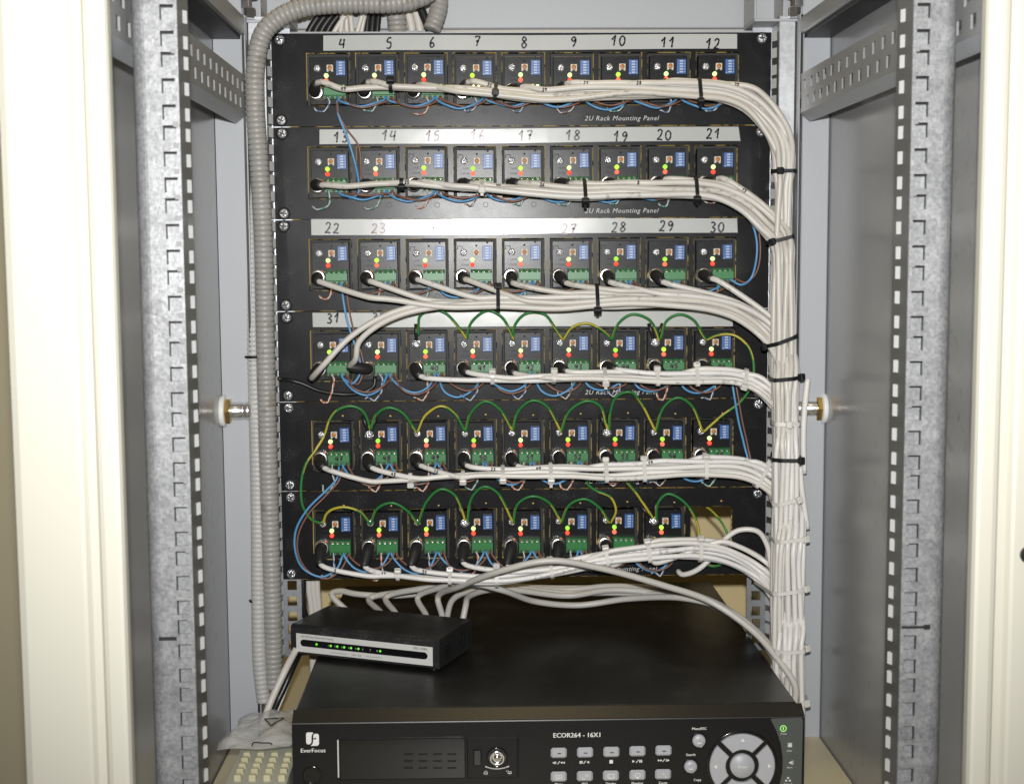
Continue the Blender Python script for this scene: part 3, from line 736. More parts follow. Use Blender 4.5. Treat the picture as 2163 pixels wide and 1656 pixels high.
        if mr in (0, 1, 4, 5) and random.random() < .75:      # inked number on the sheath
            q0 = random.randint(7, 10); c0 = np.array(path[q0]); t0 = np.array(path[q0 + 1]) - c0; t0 /= np.linalg.norm(t0); n0 = np.cross(t0, (0, 1, 0)); n0 /= np.linalg.norm(n0)
            nn_ = MODNAME[(mr, i)]; dg = str(random.randint(4, 55))
            build(handwrite(dg, 3.0, lambda a, b2: c0 + t0*a + n0*b2 - np.array([0, math.sqrt(max(.1, RR[r]**2 - b2*b2)) + .12, 0]), wid=.9), 'inked_mark', 'ink_green', o, nrm=False)
        CABLES.append((r, np.array(path)))
    # pen marks near a few plugs
# ------------------------------------------------------------------ cable ties hugging the bundles
def hull2(P):
    P = sorted(map(tuple, P))
    def half(Q):
        h = []
        for p in Q:
            while len(h) > 1 and (h[-1][0]-h[-2][0])*(p[1]-h[-2][1]) - (h[-1][1]-h[-2][1])*(p[0]-h[-2][0]) <= 0: h.pop()
            h.append(p)
        return h
    a = half(P); b_ = half(P[::-1]); return a[:-1] + b_[:-1]
def tie(pt, nrm, rows, colr, label, head, tail=8, rad=34, wid=3.6, hs=1.0):
    pt = np.array(pt, float); nrm = np.array(nrm, float); nrm /= np.linalg.norm(nrm)
    e1 = np.cross(nrm, (0, 1, 0)); e1 /= np.linalg.norm(e1); e2 = np.cross(nrm, e1)
    pts = []
    for r, path in CABLES:
        if r not in rows: continue
        s = (path - pt)@nrm; x = np.where(s[:-1]*s[1:] <= 0)[0]
        for j in x:
            q = path[j] + (path[j+1] - path[j])*(s[j]/(s[j] - s[j+1] + 1e-9)); dq = q - pt
            a, b_ = dq@e1, dq@e2
            if abs(a) < rad and abs(b_) < 75:
                for k in range(14): pts.append((a + (RC + .7)*math.cos(k*PI/7), b_ + (RC + .7)*math.sin(k*PI/7)))
    if len(pts) < 14: print('NO TIE', label); return
    H = np.array(hull2(pts)); n = len(H); V = []; F = []
    cc = H.mean(0)
    for k in range(n):
        o_ = H[k] - cc; o_ /= np.linalg.norm(o_)
        for (w, h) in ((-wid/2, 0), (wid/2, 0), (wid/2, 1.1), (-wid/2, 1.1)):
            q = H[k] + o_*h; V.append(pt + e1*q[0] + e2*q[1] + nrm*w)
    for k in range(n):
        k2 = (k + 1) % n
        for a in range(4): F.append((4*k + a, 4*k + (a+1) % 4, 4*k2 + (a+1) % 4, 4*k2 + a))
    head = np.array(head, float); hd = np.array([head@e1, head@e2])
    j = int(np.argmax(H@hd)); hp = pt + e1*H[j][0] + e2*H[j][1]; out = (H[j] - cc); out /= np.linalg.norm(out)
    O = e1*out[0] + e2*out[1]; Tn = np.cross(nrm, O)
    t = thing('cable_tie', label, 'cable tie', tuple(hp), 'black cable ties' if colr == 'tie_black' else 'white cable ties')
    build(MB().add(V, F, 0, False), 'strap', colr, t)
    hb = MB().box(-3.3*hs, 3.3*hs, -.4, 4.4*hs, -3.0*hs, 3.0*hs, bev=.8, xf=lambda p: hp + nrm*p[0] + O*p[1] + Tn*p[2])
    build(hb, 'head', colr, t)
    if tail: build(MB().box(-wid/2 + .3, wid/2 - .3, 1.0, 2.0, 2.6*hs, 2.6*hs + tail, bev=.2, xf=lambda p: hp + nrm*p[0] + O*(p[1] + p[2]*.4) + Tn*p[2]), 'tail', colr, t)
UPV, DN, FR = (0, -.5, 1), (0, -.6, -1), (0, -1, -.3)
def nearmod(r, X):
    i = int(round((X - 1 + .5*r)/PITCH + 4)); i = max(0, min(8 if r < 5 else 7, i)); return MODNAME[(r, i)]
ROWW = ['top panel', 'panel 13 to 21', 'panel 22 to 30', 'fourth panel', 'fifth panel', 'lowest panel']
used = set()
def htie(r, u, v, colr, head, tilt=0., hs=1.0, rad=34):
    p = UY(u, v, rowY[r]); nm = nearmod(r, p[0])
    lab = '%s cable tie round the white cable bundle at %s' % ('black' if colr == 'tie_black' else 'white', nm)
    if lab in used: lab = '%s cable tie, the further right of two at %s' % (lab.split()[0], nm); lab = lab.replace('the further right of two', 'second one along the bundle')
    used.add(lab)
    tie(p, (math.cos(tilt), 0, math.sin(tilt)), (r,), colr, lab, head, tail=random.choice((0, 3, 4)), hs=hs, rad=rad)
htie(0, 825, 180, 'tie_black', UPV, hs=1.15); htie(0, 1046, 198, 'tie_black', (0, -1, .6), -.1); htie(0, 1477, 193, 'tie_black', DN)
htie(1, 848, 386, 'tie_black', DN); htie(1, 1018, 400, 'tie_white', FR); htie(1, 1235, 408, 'tie_black', DN, hs=1.1); htie(1, 1470, 403, 'tie_black', DN, hs=1.1)
htie(2, 1052, 639, 'tie_black', UPV, hs=1.1); htie(2, 1261, 635, 'tie_black', DN, hs=1.1)
for u, v, h in ((1040, 804, UPV), (1170, 797, UPV), (1278, 800, DN), (1388, 797, UPV), (1472, 795, UPV)): htie(3, u, v, 'tie_white', h)
htie(3, 1572, 801, 'tie_white', FR, -.3)
for u, v, h in ((867, 1013, DN), (978, 1006, DN), (1062, 1002, DN), (1163, 997, DN), (1280, 997, UPV), (1360, 993, UPV), (1490, 990, UPV)): htie(4, u, v, 'tie_white', h)
htie(4, 1606, 1007, 'tie_white', UPV, -.55)
for u, v, h in ((840, 1218, UPV), (950, 1224, UPV), (1049, 1222, UPV), (1165, 1206, UPV), (1282, 1181, UPV), (1370, 1167, UPV), (1480, 1160, UPV)): htie(5, u, v, 'tie_white', h, .15 if 1100 < u < 1400 else 0)
def vtie(u, v, Y, rows, colr, head, label, tilt=0., rad=40, hs=1.0):
    p = UY(u, v, Y); tie(p, (math.sin(tilt), 0, -math.cos(tilt)), rows, colr, label, head, tail=0, rad=rad, hs=hs)
vtie(1654, 362, -45, (0,), 'tie_black', (0, -1, 0), 'black cable tie gathering the top panel bundle below its bend')
vtie(1650, 505, -45, (0, 1), 'tie_black', (-1, -1, 0), 'black cable tie where the second panel bundle joins the column', .25)
vtie(1656, 718, -55, (0, 1, 2), 'tie_black', (-1, -.4, 0), 'black cable tie where the third panel bundle joins the column', .35)
vtie(1668, 797, -60, (0, 1, 2), 'tie_black', (1, -.6, 0), 'black cable tie on the column above the fastener, head towards side panel', .08, hs=1.1)
vtie(1664, 893, -65, (0, 1, 2, 3), 'tie_white', (0, -1, 0), 'white cable tie sagging round the column beside the brass fastener', -.02)
vtie(1672, 967, -70, (0, 1, 2, 3), 'tie_black', (1, -.6, 0), 'black cable tie on the column below the brass fastener', .0)
vtie(1660, 1056, -75, (3, 4), 'tie_white', (.2, -1, 0), 'white cable tie where the fifth panel bundle joins the column', .25)
vtie(1668, 1135, -80, (0, 1, 2, 3, 4), 'tie_white', (1, -.7, 0), 'white cable tie on the column beside the empty cut-out', .1)
vtie(1672, 1245, -88, (0, 1, 2, 3, 4, 5), 'tie_white', (1, -.8, 0), 'white cable tie where the lowest panel bundle joins the column', .15)
vtie(1690, 1365, -90, (0, 1, 2, 3, 4, 5), 'tie_white', (1, -.3, 0), 'white cable tie on the column above the recorder lid', .05)
vtie(1700, 1475, -92, (0, 1, 2, 3, 4, 5), 'tie_white', (1, -.3, 0), 'white cable tie low on the column beside the recorder', .1)
# two cut spare cables ending beside the column
for k, (x0, pts) in enumerate(((0, [(1706, 800), (1700, 860), (1697, 920), (1698, 1000)]), (1, [(1690, 985), (1693, 1030), (1700, 1080), (1705, 1117)]))):
    tag(build(MB().tube(spline([UY(u, v, -70 - 8*k) for u, v in pts], 5), RC, 10), 'spare_cable', 'cable_white', org=tuple(UY(*pts[-1], -70))),
        ['white spare cable end hanging beside the column below the black tie', 'short white spare cable end beside the column, cut off above white tie'][k], 'cable', 'cut spare cables')
# loop of thin white cable from the lowest panel through the empty cut-out side
lp = [(1432, 1205, -10), (1440, 1213, -16), (1470, 1205, -24), (1500, 1180, -26), (1525, 1145, -22), (1560, 1120, -20), (1600, 1122, -24), (1620, 1150, -36), (1630, 1200, -50), (1640, 1260, -70), (1660, 1320, -72)]
lpp = [UY(*p) for p in lp]
tag(build(MB().tube(spline(lpp, 4), 2.7, 10), 'video_cable', 'cable_white', org=tuple(UY(*lp[0]))), 'loose white cable looping across the empty cut-out of the lowest panel', 'cable', 'white video cables')

# ------------------------------------------------------------------ terminal wiring
def pin(r, i, k):
    c = modc(r, i); x0, z1 = mloc(17, 43.0); return np.array([c[0] + x0 + 2.6 + 5.13*k, -6.2, c[2] + z1 + .9])
def wire(pts, rad, m, label, group, cat='wire', name='jumper_wire', stripe=None, step=3.0):
    o = build(MB().tube(spline(pts, step), rad, 8 if stripe else 6, stripe=stripe), name, m, org=tuple(np.array(pts[0]).tolist())); return tag(o, label, cat, group)
sag = [10, 9, 12, 19, 19, 18]
rw = random.Random(3)
for r in range(NROW):
    nmod = 9 if r < 5 else 8
    for i in range(nmod - 1):
        for k, colr, rad in ((2, 'blue', 1.15), (3, 'brown', 1.0)):
            if r == 2 and i in (0,) and False: continue
            a = pin(r, i, k) + np.array([.6, 0, 0]); b_ = pin(r, i + 1, k) - np.array([.9, 0, 0])
            s = sag[r] + rw.uniform(-2.5, 3.5) - (1.5 if k == 3 else 0); dx = b_[0] - a[0]; yy = -9 - rw.uniform(0, 5) - (3 if k == 3 else 0); sk = rw.uniform(-.08, .08)
            pts = [a, a + np.array([1.2, -1.5, -3.5]), a + np.array([dx*(.22 + sk), yy + 6, -s*.8]), a + np.array([dx*(.5 + sk), yy + 6, -s - rw.uniform(0, 1.5)]), a + np.array([dx*(.80 + sk*.5), yy + 6, -s*.75]), b_ + np.array([-1.4, -1.5, -3.5]), b_]
            wire(pts, rad, 'wire_' + colr, ('%s jumper wire between %s and %s' % (colr, MODNAME[(r, i)], MODNAME[(r, i+1)]) if r < 5 else '%s jumper wire between %s and %s modules from the empty cut-out' % (colr, ords[7 - i], ords[6 - i])), '%s jumper wires' % colr)
    for i in range(nmod):                       # twisted pair tails
        a = pin(r, i, 0) + np.array([1.5, 0, 0]); cc = rw.choice(['wire_orange', 'wire_teal', 'wire_navy', 'wire_brown', 'wire_teal', 'wire_navy'])
        if (r, i) in ((3, 0), (3, 2), (5, 1), (0, 2)): cc = 'wire_orange'
        dz = sag[r] + 6 + rw.uniform(-2, 3); lx = rw.uniform(10, 17)
        ctr = np.array(spline([a, a + np.array([rw.uniform(-1, 2.5), -2.5, -5]), a + np.array([rw.uniform(-1.5, 1.5), -4, -dz*.7]), a + np.array([-lx*.4, -4.5, -dz]), a + np.array([-lx*.8, -4, -dz*rw.uniform(.85, 1.05)]), a + np.array([-lx, -3, -dz*rw.uniform(.7, .95)])], 1.6))
        t = thing('twisted_pair', 'short twisted signal wire pair curling below %s' % MODNAME[(r, i)], 'wire', tuple(a), 'twisted signal pairs')
        for q, mm in ((0, cc), (PI, 'wire_pale')):
            P = [p + .62*np.array([math.cos(k*.75 + q), math.sin(k*.75 + q), .4*math.sin(k*.75 + q)]) for k, p in enumerate(ctr)]
            build(MB().tube(P, .58, 5), 'conductor', mm, t)
# long feeds between the rows
def pw(lst): return [UY(*p) for p in lst]
feeds = [([(712,212,-6),(714,240,-9),(733,290,-8),(750,345,-8),(757,380,-10),(756,410,-12),(738,420,-9)], [(714,212,-6),(712,232,-9),(730,270,-8),(757,308,-8),(762,350,-8),(764,385,-10),(760,405,-12),(740,416,-9)], 'from module four down to module thirteen'),
         ([(722,600,-6),(724,625,-9),(734,680,-10),(750,730,-10),(760,762,-10),(762,785,-10),(745,810,-12),(726,800,-8)], [(732,598,-6),(734,630,-9),(745,690,-8),(764,750,-8),(768,780,-10),(755,812,-12),(735,800,-8)], 'from module twenty-two down to module thirty-one'),
         ([(1545,410,-8),(1580,455,-12),(1597,500,-12),(1598,545,-12),(1585,590,-14),(1565,602,-9),(1542,590,-7)], [(1550,410,-8),(1592,458,-11),(1606,520,-11),(1598,575,-13),(1575,597,-12),(1552,588,-7)], 'from module twenty-one down to module thirty'),
         ([(1544,790,-8),(1550,830,-12),(1560,890,-12),(1572,940,-12),(1580,985,-14),(1560,1010,-12),(1535,990,-8)], [(1550,788,-8),(1558,832,-11),(1568,890,-11),(1580,945,-11),(1586,990,-14),(1565,1015,-12),(1540,990,-8)], 'from module forty-six down to module fifty-five'),
         ([(716,985,-6),(712,1010,-12),(690,1035,-14),(650,1075,-16),(625,1120,-16),(624,1165,-16),(640,1200,-14),(680,1218,-14),(712,1200,-10),(724,1172,-7)], [(724,985,-6),(716,1015,-12),(690,1045,-13),(652,1085,-15),(630,1130,-15),(630,1170,-15),(650,1205,-14),(690,1222,-13),(722,1200,-9),(735,1172,-7)], 'looping left from module forty-seven to the lowest panel')]
for fb, fbr, tx in feeds:
    wire(pw(fb), 1.2, 'wire_blue', 'long blue feed wire %s' % tx, 'blue feed wires', name='feed_wire'); wire(pw(fbr), 1.0, 'wire_brown', 'long brown feed wire %s' % tx, 'brown feed wires', name='feed_wire')
# green and yellow earth wires
G = [
 (3, 2, 3, [(884,708,-3),(884,690,-7),(887,668,-11),(910,654,-13),(940,661,-12),(968,690,-8),(986,716,-3)]), (3, 3, 4, [(986,716,-3),(995,682,-8),(1030,656,-13),(1060,670,-12),(1078,700,-7),(1085,718,-3)]),
 (3, 4, 5, [(1083,718,-3),(1088,686,-8),(1112,662,-12),(1150,664,-12),(1172,692,-8),(1189,718,-3)]), (3, 5, 6, [(1189,718,-3),(1208,692,-8),(1240,683,-11),(1270,697,-8),(1293,718,-3)]),
 (3, 6, 7, [(1293,718,-3),(1305,685,-8),(1335,664,-12),(1372,676,-10),(1388,705,-5),(1392,720,-3)]), (3, 7, 8, [(1396,716,-3),(1408,678,-9),(1435,664,-12),(1465,676,-10),(1483,705,-6),(1492,718,-3)]),
 (4, 1, 2, [(783,908,-3),(795,876,-8),(820,861,-11),(850,872,-9),(870,898,-5),(881,914,-3)]), (4, 2, 3, [(881,914,-3),(898,878,-8),(932,858,-12),(960,874,-9),(983,912,-3)]),
 (4, 3, 4, [(983,912,-3),(995,872,-8),(1025,848,-12),(1055,864,-10),(1083,910,-3)]), (4, 4, 5, [(1083,910,-3),(1095,868,-8),(1125,846,-12),(1155,858,-10),(1185,912,-3)]),
 (4, 5, 6, [(1185,912,-3),(1203,868,-8),(1240,847,-12),(1268,858,-10),(1280,895,-5),(1285,910,-3)]), (4, 6, 7, [(1287,908,-3),(1290,868,-8),(1302,838,-14),(1330,828,-18),(1352,848,-10),(1385,912,-3)]),
 (4, 7, 8, [(1385,912,-3),(1402,860,-8),(1432,840,-12),(1462,858,-9),(1484,912,-3)]),
 (5, 0, 1, [(682,1106,-3),(692,1082,-8),(722,1071,-11),(758,1080,-9),(783,1108,-3)]), (5, 1, 2, [(783,1108,-3),(797,1074,-8),(828,1062,-11),(862,1080,-8),(883,1108,-3)]),
 (5, 2, 3, [(883,1108,-3),(902,1058,-8),(932,1033,-12),(960,1045,-10),(978,1084,-5),(983,1104,-3)]), (5, 3, 4, [(987,1104,-3),(996,1052,-8),(1022,1028,-13),(1050,1040,-11),(1084,1104,-3)]),
 (5, 4, 5, [(1084,1104,-3),(1094,1064,-8),(1125,1048,-11),(1160,1062,-8),(1186,1104,-3)]), (5, 5, 6, [(1186,1104,-3),(1203,1066,-8),(1235,1054,-11),(1268,1074,-8),(1287,1104,-3)]),
 (5, 6, 7, [(1290,1104,-3),(1301,1078,-8),(1290,1050,-11),(1255,1034,-11),(1240,1018,-12),(1262,1002,-13),(1310,1008,-13),(1335,1030,-11),(1360,1065,-8),(1384,1102,-3)])]
for r, a, b_, pts in G:
    dz = modc(r, a) ; nb = MODNAME[(r, b_)]
    wire(pw(pts), 1.35, ['wire_green', 'wire_yellow'], ('green yellow earth wire arching from %s to %s' % (MODNAME[(r, a)], nb)) if r < 5 else 'green yellow earth wire arching between %s and %s modules from the empty cut-out' % (ords[7 - a], ords[7 - b_]), 'earth wires', name='earth_wire', stripe=.19)
for pts, lab in (([(1492,718,-3),(1515,708,-8),(1550,708,-13),(1580,732,-15),(1592,772,-15),(1586,815,-14),(1565,848,-11),(1525,878,-8),(1486,912,-3)], 'green yellow earth wire sweeping from module forty-six down to module fifty-five'),
                 ([(682,1106,-3),(660,1098,-8),(640,1070,-12),(636,1025,-13),(645,982,-13),(668,948,-11),(686,918,-8),(695,890,-10),(712,867,-12),(742,858,-13),(766,868,-11),(778,892,-6),(782,908,-3)], 'green yellow earth wire winding from module forty-eight down to the lowest panel'),
                 ([(1386,1100,-3),(1390,1062,-9),(1410,1043,-12),(1440,1056,-12),(1466,1088,-10),(1476,1125,-8),(1472,1160,-8),(1482,1182,-10),(1505,1196,-12),(1530,1186,-10),(1540,1150,-6),(1530,1112,-2),(1512,1088,6),(1490,1068,20)], 'green yellow earth wire dangling across the empty cut-out')):
    wire(pw(pts), 1.35, ['wire_green', 'wire_yellow'], lab, 'earth wires', name='earth_wire', stripe=.19)
# insulated ring lugs on earth screws
for (r, i, lean) in ((3, 2, (0,)), (3, 7, (-.35, .35)), (4, 1, (-.3, .4)), (4, 6, (-.35, .1)), (5, 3, (-.35, .35)), (5, 7, (-.7, .1))):
    c = modc(r, i); x, z = mloc(10, 14); p = c + np.array([x, -2.0, z])
    for q, a in enumerate(lean):
        d = np.array([math.sin(a), -.12, math.cos(a)])
        t = thing('ring_lug', 'black sleeved ring lug on earth screw of %s%s' % (MODNAME[(r, i)], '' if len(lean) == 1 else (', leaning left' if q == 0 else ', leaning right')), 'ring lug', tuple(p), 'ring lugs')
        build(MB().lathe([(0, 4.4), (.8, 4.4), (.9, 3.1), (1.9, 2.9), (2.5, 2.0), (2.6, .02)], p + np.array([0, -.3 - .9*q, 0]), seg=14), 'ring', 'screw_zinc', t)
        build(MB().tube([p + d*4, p + d*8, p + d*9, p + d*20], [1.7, 1.7, 2.1, 1.9], 10), 'sleeve', 'black_plastic', t)

# ------------------------------------------------------------------ corrugated conduits
def conduit(pts, r, pitch, m, label, org_i=0):
    C = np.array(spline(pts, 1.0)); d = np.concatenate([[0], np.cumsum(np.linalg.norm(np.diff(C, axis=0), axis=1))])
    n = int(d[-1]/pitch); st = []; rr = []
    for k in range(n):
        for (f_, q) in ((0, .84), (.06, .96), (.14, 1.0), (.82, 1.0), (.90, .96), (.96, .84)): st.append((k + f_)*pitch); rr.append(r*q)
    P = np.stack([np.interp(st, d, C[:, a]) for a in range(3)], 1)
    return tag(build(MB().tube(P, rr, 20), 'corrugated_conduit', m, org=tuple(pts[0])), label, 'conduit', 'corrugated conduits')
conduit([UY(578,1452,-46), UY(577,1380,-46), UY(575,1260,-46), UY(570,1100,-46), UY(565,900,-46), UY(560,700,-46), UY(556,500,-46), UY(547,340,-46), UY(539,220,-46), UY(541,130,-46), UY(557,70,-45), UY(595,35,-42), UY(650,15,-38), UY(740,8,-34), UY(820,8,-32), UY(875,0,-28), UY(915,-22,-25), UY(930,-60,-22)], 9.0, 5.0, 'conduit', 'thick grey corrugated conduit running up the left rail and over the panels')
conduit([UY(553,1492,-62) + np.array([0, 14, 0]), UY(549,1400,-48), UY(546,1250,-46), UY(545,1100,-44), UY(541,900,-42), UY(536,750,-40), UY(532,600,-38), UY(528,480,-36), UY(526,400,-30), UY(527,340,-10)], 7.0, 4.6, 'conduit_pale', 'thinner pale corrugated conduit tucked behind the thick one')
conduit([UY(840,110,24), UY(839,60,24), UY(836,20,22), UY(832,-40,20)], 9.4, 5.0, 'conduit', 'upright corrugated conduit passing down behind the top panel')
conduit([UY(912,64,-2), UY(922,36,0), UY(928,8,4), UY(922,-30,10), UY(900,-70,16)], 8.6, 5.0, 'conduit', 'short corrugated conduit bending down beside a black cable above number six')
for (u, v, nm) in ((536, 755, 'upper'), (545, 1270, 'lower')):
    p = UY(u, v, -47); t = MB()
    tag(build(MB().tube([p + np.array([8.2*math.cos(a), 8.2*math.sin(a) + 4, .1*a]) for a in np.linspace(0, 2*PI, 25)], 1.3, 6), 'cable_tie', 'tie_black', org=tuple(p)), '%s black strap round the thinner pale conduit' % nm, 'cable tie', 'conduit straps')
# cables dropping behind the top panel
tops = []
for k in range(5): tops.append(([(642 + 13*k, 96, 14 + 2*k), (656 + 13*k, 60, 14 + 2*k), (690 + 14*k, 10, 16 + 2*k), (705 + 15*k, -30, 18 + 2*k)], 3.3, 'black_plastic'))
for k, (a, b_) in enumerate(((690, 745), (724, 722), (734, 730), (746, 738), (748, 772), (758, 775), (716, 728))): tops.append(([(a, 96, 12 + 3*(k % 3)), ((a+b_)/2, 50, 12 + 3*(k % 3)), (b_, 10, 14), (b_ + 4, -30, 16)], 2.4, 'cable_old'))
for k in range(3): tops.append(([(773 + 11*k, 96, 20), (776 + 11*k, 50, 20), (782 + 11*k, 0, 22), (786 + 11*k, -30, 22)], 3.0, 'black_plastic'))
for k in range(2): tops.append(([(874 + 17*k, 96, 26), (868 + 17*k, 50, 26), (856 + 17*k, 5, 26), (850 + 17*k, -30, 26)], 3.9, 'cable_old'))
tops.append(([(914, 96, 14), (906, 60, 14), (890, 20, 16), (880, -30, 20)], 4.4, 'black_plastic'))
cnt = {}
for pts, rad, m in tops:
    kind = 'black' if m == 'black_plastic' else 'pale'
    xx = pts[0][0]
    if kind == 'black': grp, lab = (('slanted black entry cables', 'slanted black cable dropping behind the top panel left of number four') if xx < 710 else ('upright black entry cables', 'upright black cable dropping behind the top panel left of number five') if xx < 820 else (None, 'single thick black cable dropping behind the top panel at number six'))
    else: grp, lab = ('thin pale entry cables', 'thin pale cable dropping behind the top panel around number four') if xx < 800 else ('thick pale entry cables', 'thick pale cable beside the upright conduit behind the top panel')
    tag(build(MB().tube(spline([UY(*p) for p in pts], 5), rad, 10), 'entry_cable', m, org=tuple(UY(*pts[0]))), lab, 'cable', grp)
# black mains cable on the fourth panel and the one along the rail; pale cables behind the rail
bc = [(588,800,-18),(612,803,-9),(640,811,-7),(670,824,-7),(702,831,-8),(738,833,-8),(772,827,-9),(790,815,-7),(792,795,-6)]
tag(build(MB().tube(spline(pw(bc), 4), 1.9, 10), 'power_cable', 'black_plastic', org=tuple(UY(*bc[0]))), 'thin black power cable trailing across the lower left of the fourth panel', 'cable')
bc = [(634,1204,6),(636,1214,6),(640,1228,6),(639,1262,7),(643,1292,9),(655,1330,16),(668,1380,30)]
tag(build(MB().tube(spline(pw(bc), 4), 3.2, 10), 'power_cable', 'black_plastic', org=tuple(UY(*bc[0]))), 'thick black power cable running down past the rail to the network switch', 'cable')
for k, (a, b_) in enumerate(((652, 658), (661, 667), (670, 674))):
    tag(build(MB().tube(spline([UY(a, 1190, 40), UY(a, 1240, 40), UY(b_, 1290, 40), UY(b_ + 2, 1400, 42), UY(b_ + 3, 1440, 44)], 5), 3.2, 10), 'entry_cable', 'cable_old', org=tuple(UY(a, 1190, 40))), 'pale upright cable behind the lowest panel beside the black power cable', 'cable', 'pale upright cables')
for k, (pts, rad, m, lab) in enumerate(([([(628,1366,-46),(604,1412,-68),(586,1450,-74),(567,1494,-80),(556,1530,-90)], 3.4, 'cable_old', 'cream cable slanting down from the network switch to the plastic bag'),
      ([(636,1372,-30),(614,1420,-60),(602,1448,-66),(586,1482,-72),(570,1522,-84)], 3.0, 'black_plastic', 'black cable slanting down from the network switch to the plastic bag'),
      ([(640,1372,-24),(622,1410,-50),(608,1446,-58),(592,1486,-64),(576,1522,-78)], 1.4, 'cable_white', 'thin white lead beside the slanting black cable')])):
    tag(build(MB().tube(spline(pw(pts), 5), rad, 10), 'lead_cable', m, org=tuple(UY(*pts[0]))), lab, 'cable')

# ------------------------------------------------------------------ digital video recorder
DX0, DX1, DF, DR, DT, DB = -203.0, 227.0, -209.0, 237.0, -597.0, -682.0
dv = thing('video_recorder', 'black rack sized video recorder with grey buttons and round control pad', 'recorder', (12, 0, -686))
f_ = lambda u, v, w: (w, u, v)
build(MB().box(DX0, DX1, DF + 1, DR, DB, DT, bev=1.6), 'lid', 'dvr_lid', dv)
FY = -222.0
bez = build(MB().prism([(-206.5, -600), (-208.2, -597.6), (-209.4, -597.3), (-220.9, -604.2), (-221.7, -604.8), (FY, -605.6), (FY, -684), (-206.5, -684)], f_, -204.5, 230.5), 'front_bezel', 'dvr_front', dv)
for x in (-180, 205):
    for y in (-190, 210): build(MB().lathe([(0, 9), (4, 10)], (x, y, -686), (0, 0, 1), 16), 'foot', 'black_plastic', dv)
def fp(u, v, y=FY): p = UY(u, v, y); return p[0], p[2]
def rbox(mb, u0, v0, u1, v1, y0, y1, bev=.4):
    x0, z1 = fp(u0, v0); x1, _ = fp(u1, (v0 + v1)/2); _, z0 = fp(u0, v1); return mb.box(x0, x1, y0, y1, z0, z1, bev=bev)
# drive bay
bay = build(rbox(MB(), 711, 1553, 1096, 1647, FY - .5, FY + 2, .5), 'drive_bay_frame', 'dvr_front', dv)
door = build(rbox(MB(), 717, 1559, 983, 1645, FY - 2.2, FY + 1, .6), 'drive_door', 'dvr_gloss', dv)
v_ = MB()
for a in range(3):
    for b_ in range(4):
        x, z = fp(863 + 30.5*b_, 1589.5 + 14.5*a); v_.box(x - 3.6, x + 3.6, FY - 2.9, FY - 2.1, z - .9, z + .9, bev=.25)
build(v_, 'vent_louvres', 'dvr_front', door)
build(rbox(MB(), 712.5, 1561, 716.5, 1640, FY - 2.4, FY + .5, .3), 'door_edge', 'silver_label', door)
lkp = build(rbox(MB(), 987, 1558, 1093, 1642, FY - 2.0, FY + 1, .6), 'lock_plate', 'dvr_front', dv)
build(rbox(MB(), 1000, 1580, 1017, 1614, FY - 3.6, FY - 1.9, .8), 'latch_handle', 'dvr_gloss', lkp)
x, z = fp(1050, 1597)
build(MB().lathe([(0, 9), (1.4, 9), (1.8, 8.2), (1.2, 7.4)], (x, FY - 1.8, z), seg=28), 'lock_collar', 'dvr_gloss', lkp)
build(MB().lathe([(0, 6.4), (2.4, 6.4), (3.0, 5.8), (2.4, 4.6), (1.6, 4.2), (1.6, 2.6), (2.6, 2.4), (2.8, .02)], (x, FY - 1.9, z), seg=24), 'lock_cylinder', 'chrome', lkp)
ic = MB(); Fy = FY - 2.12
def seg2(mb, pts, w, Y, closed=False):
    P = np.array(pts, float); n = len(P)
    for k in range(n if closed else n - 1):
        a, b_ = P[k], P[(k + 1) % n]; d = b_ - a; L_ = np.linalg.norm(d)
        if L_ < 1e-6: continue
        nn = np.array([-d[1], d[0]])/L_*w/2; e = d/L_*w*.3
        mb.add([(q[0], Y, q[1]) for q in (a - e + nn, b_ + e + nn, b_ + e - nn, a - e - nn)], [(0, 1, 2, 3)])
def arc(cx_, cz_, r, a0, a1, n=14): return [(cx_ + r*math.cos(a), cz_ + r*math.sin(a)) for a in np.linspace(a0, a1, n)]
x, z = fp(1050, 1597); seg2(ic, arc(x, z + 14, 30*.8, -PI/2 - .42, -PI/2 + .42), .9, Fy)
x, z = fp(1026, 1629); seg2(ic, [(x-1.4, z-1.3), (x+1.4, z-1.3), (x+1.4, z+.5), (x-1.4, z+.5)], .5, Fy, True); seg2(ic, arc(x, z+.5, 1.0, 0, PI, 8), .5, Fy)
x, z = fp(1076, 1628); seg2(ic, [(x-1.2, z-1.3), (x+1.6, z-1.3), (x+1.6, z+.3), (x-1.2, z+.3)], .5, Fy, True); seg2(ic, arc(x-1.8, z+.5, 1.0, 0, PI, 8), .5, Fy)
build(ic, 'lock_icons', 'print_white', lkp, nrm=False)
x, z = fp(660, 1638); build(MB().lathe([(0, 8.5), (.6, 8.5), (.4, 7), (.2, 6.5)], (x, FY, z), seg=24), 'sensor_window', 'dvr_gloss', dv)
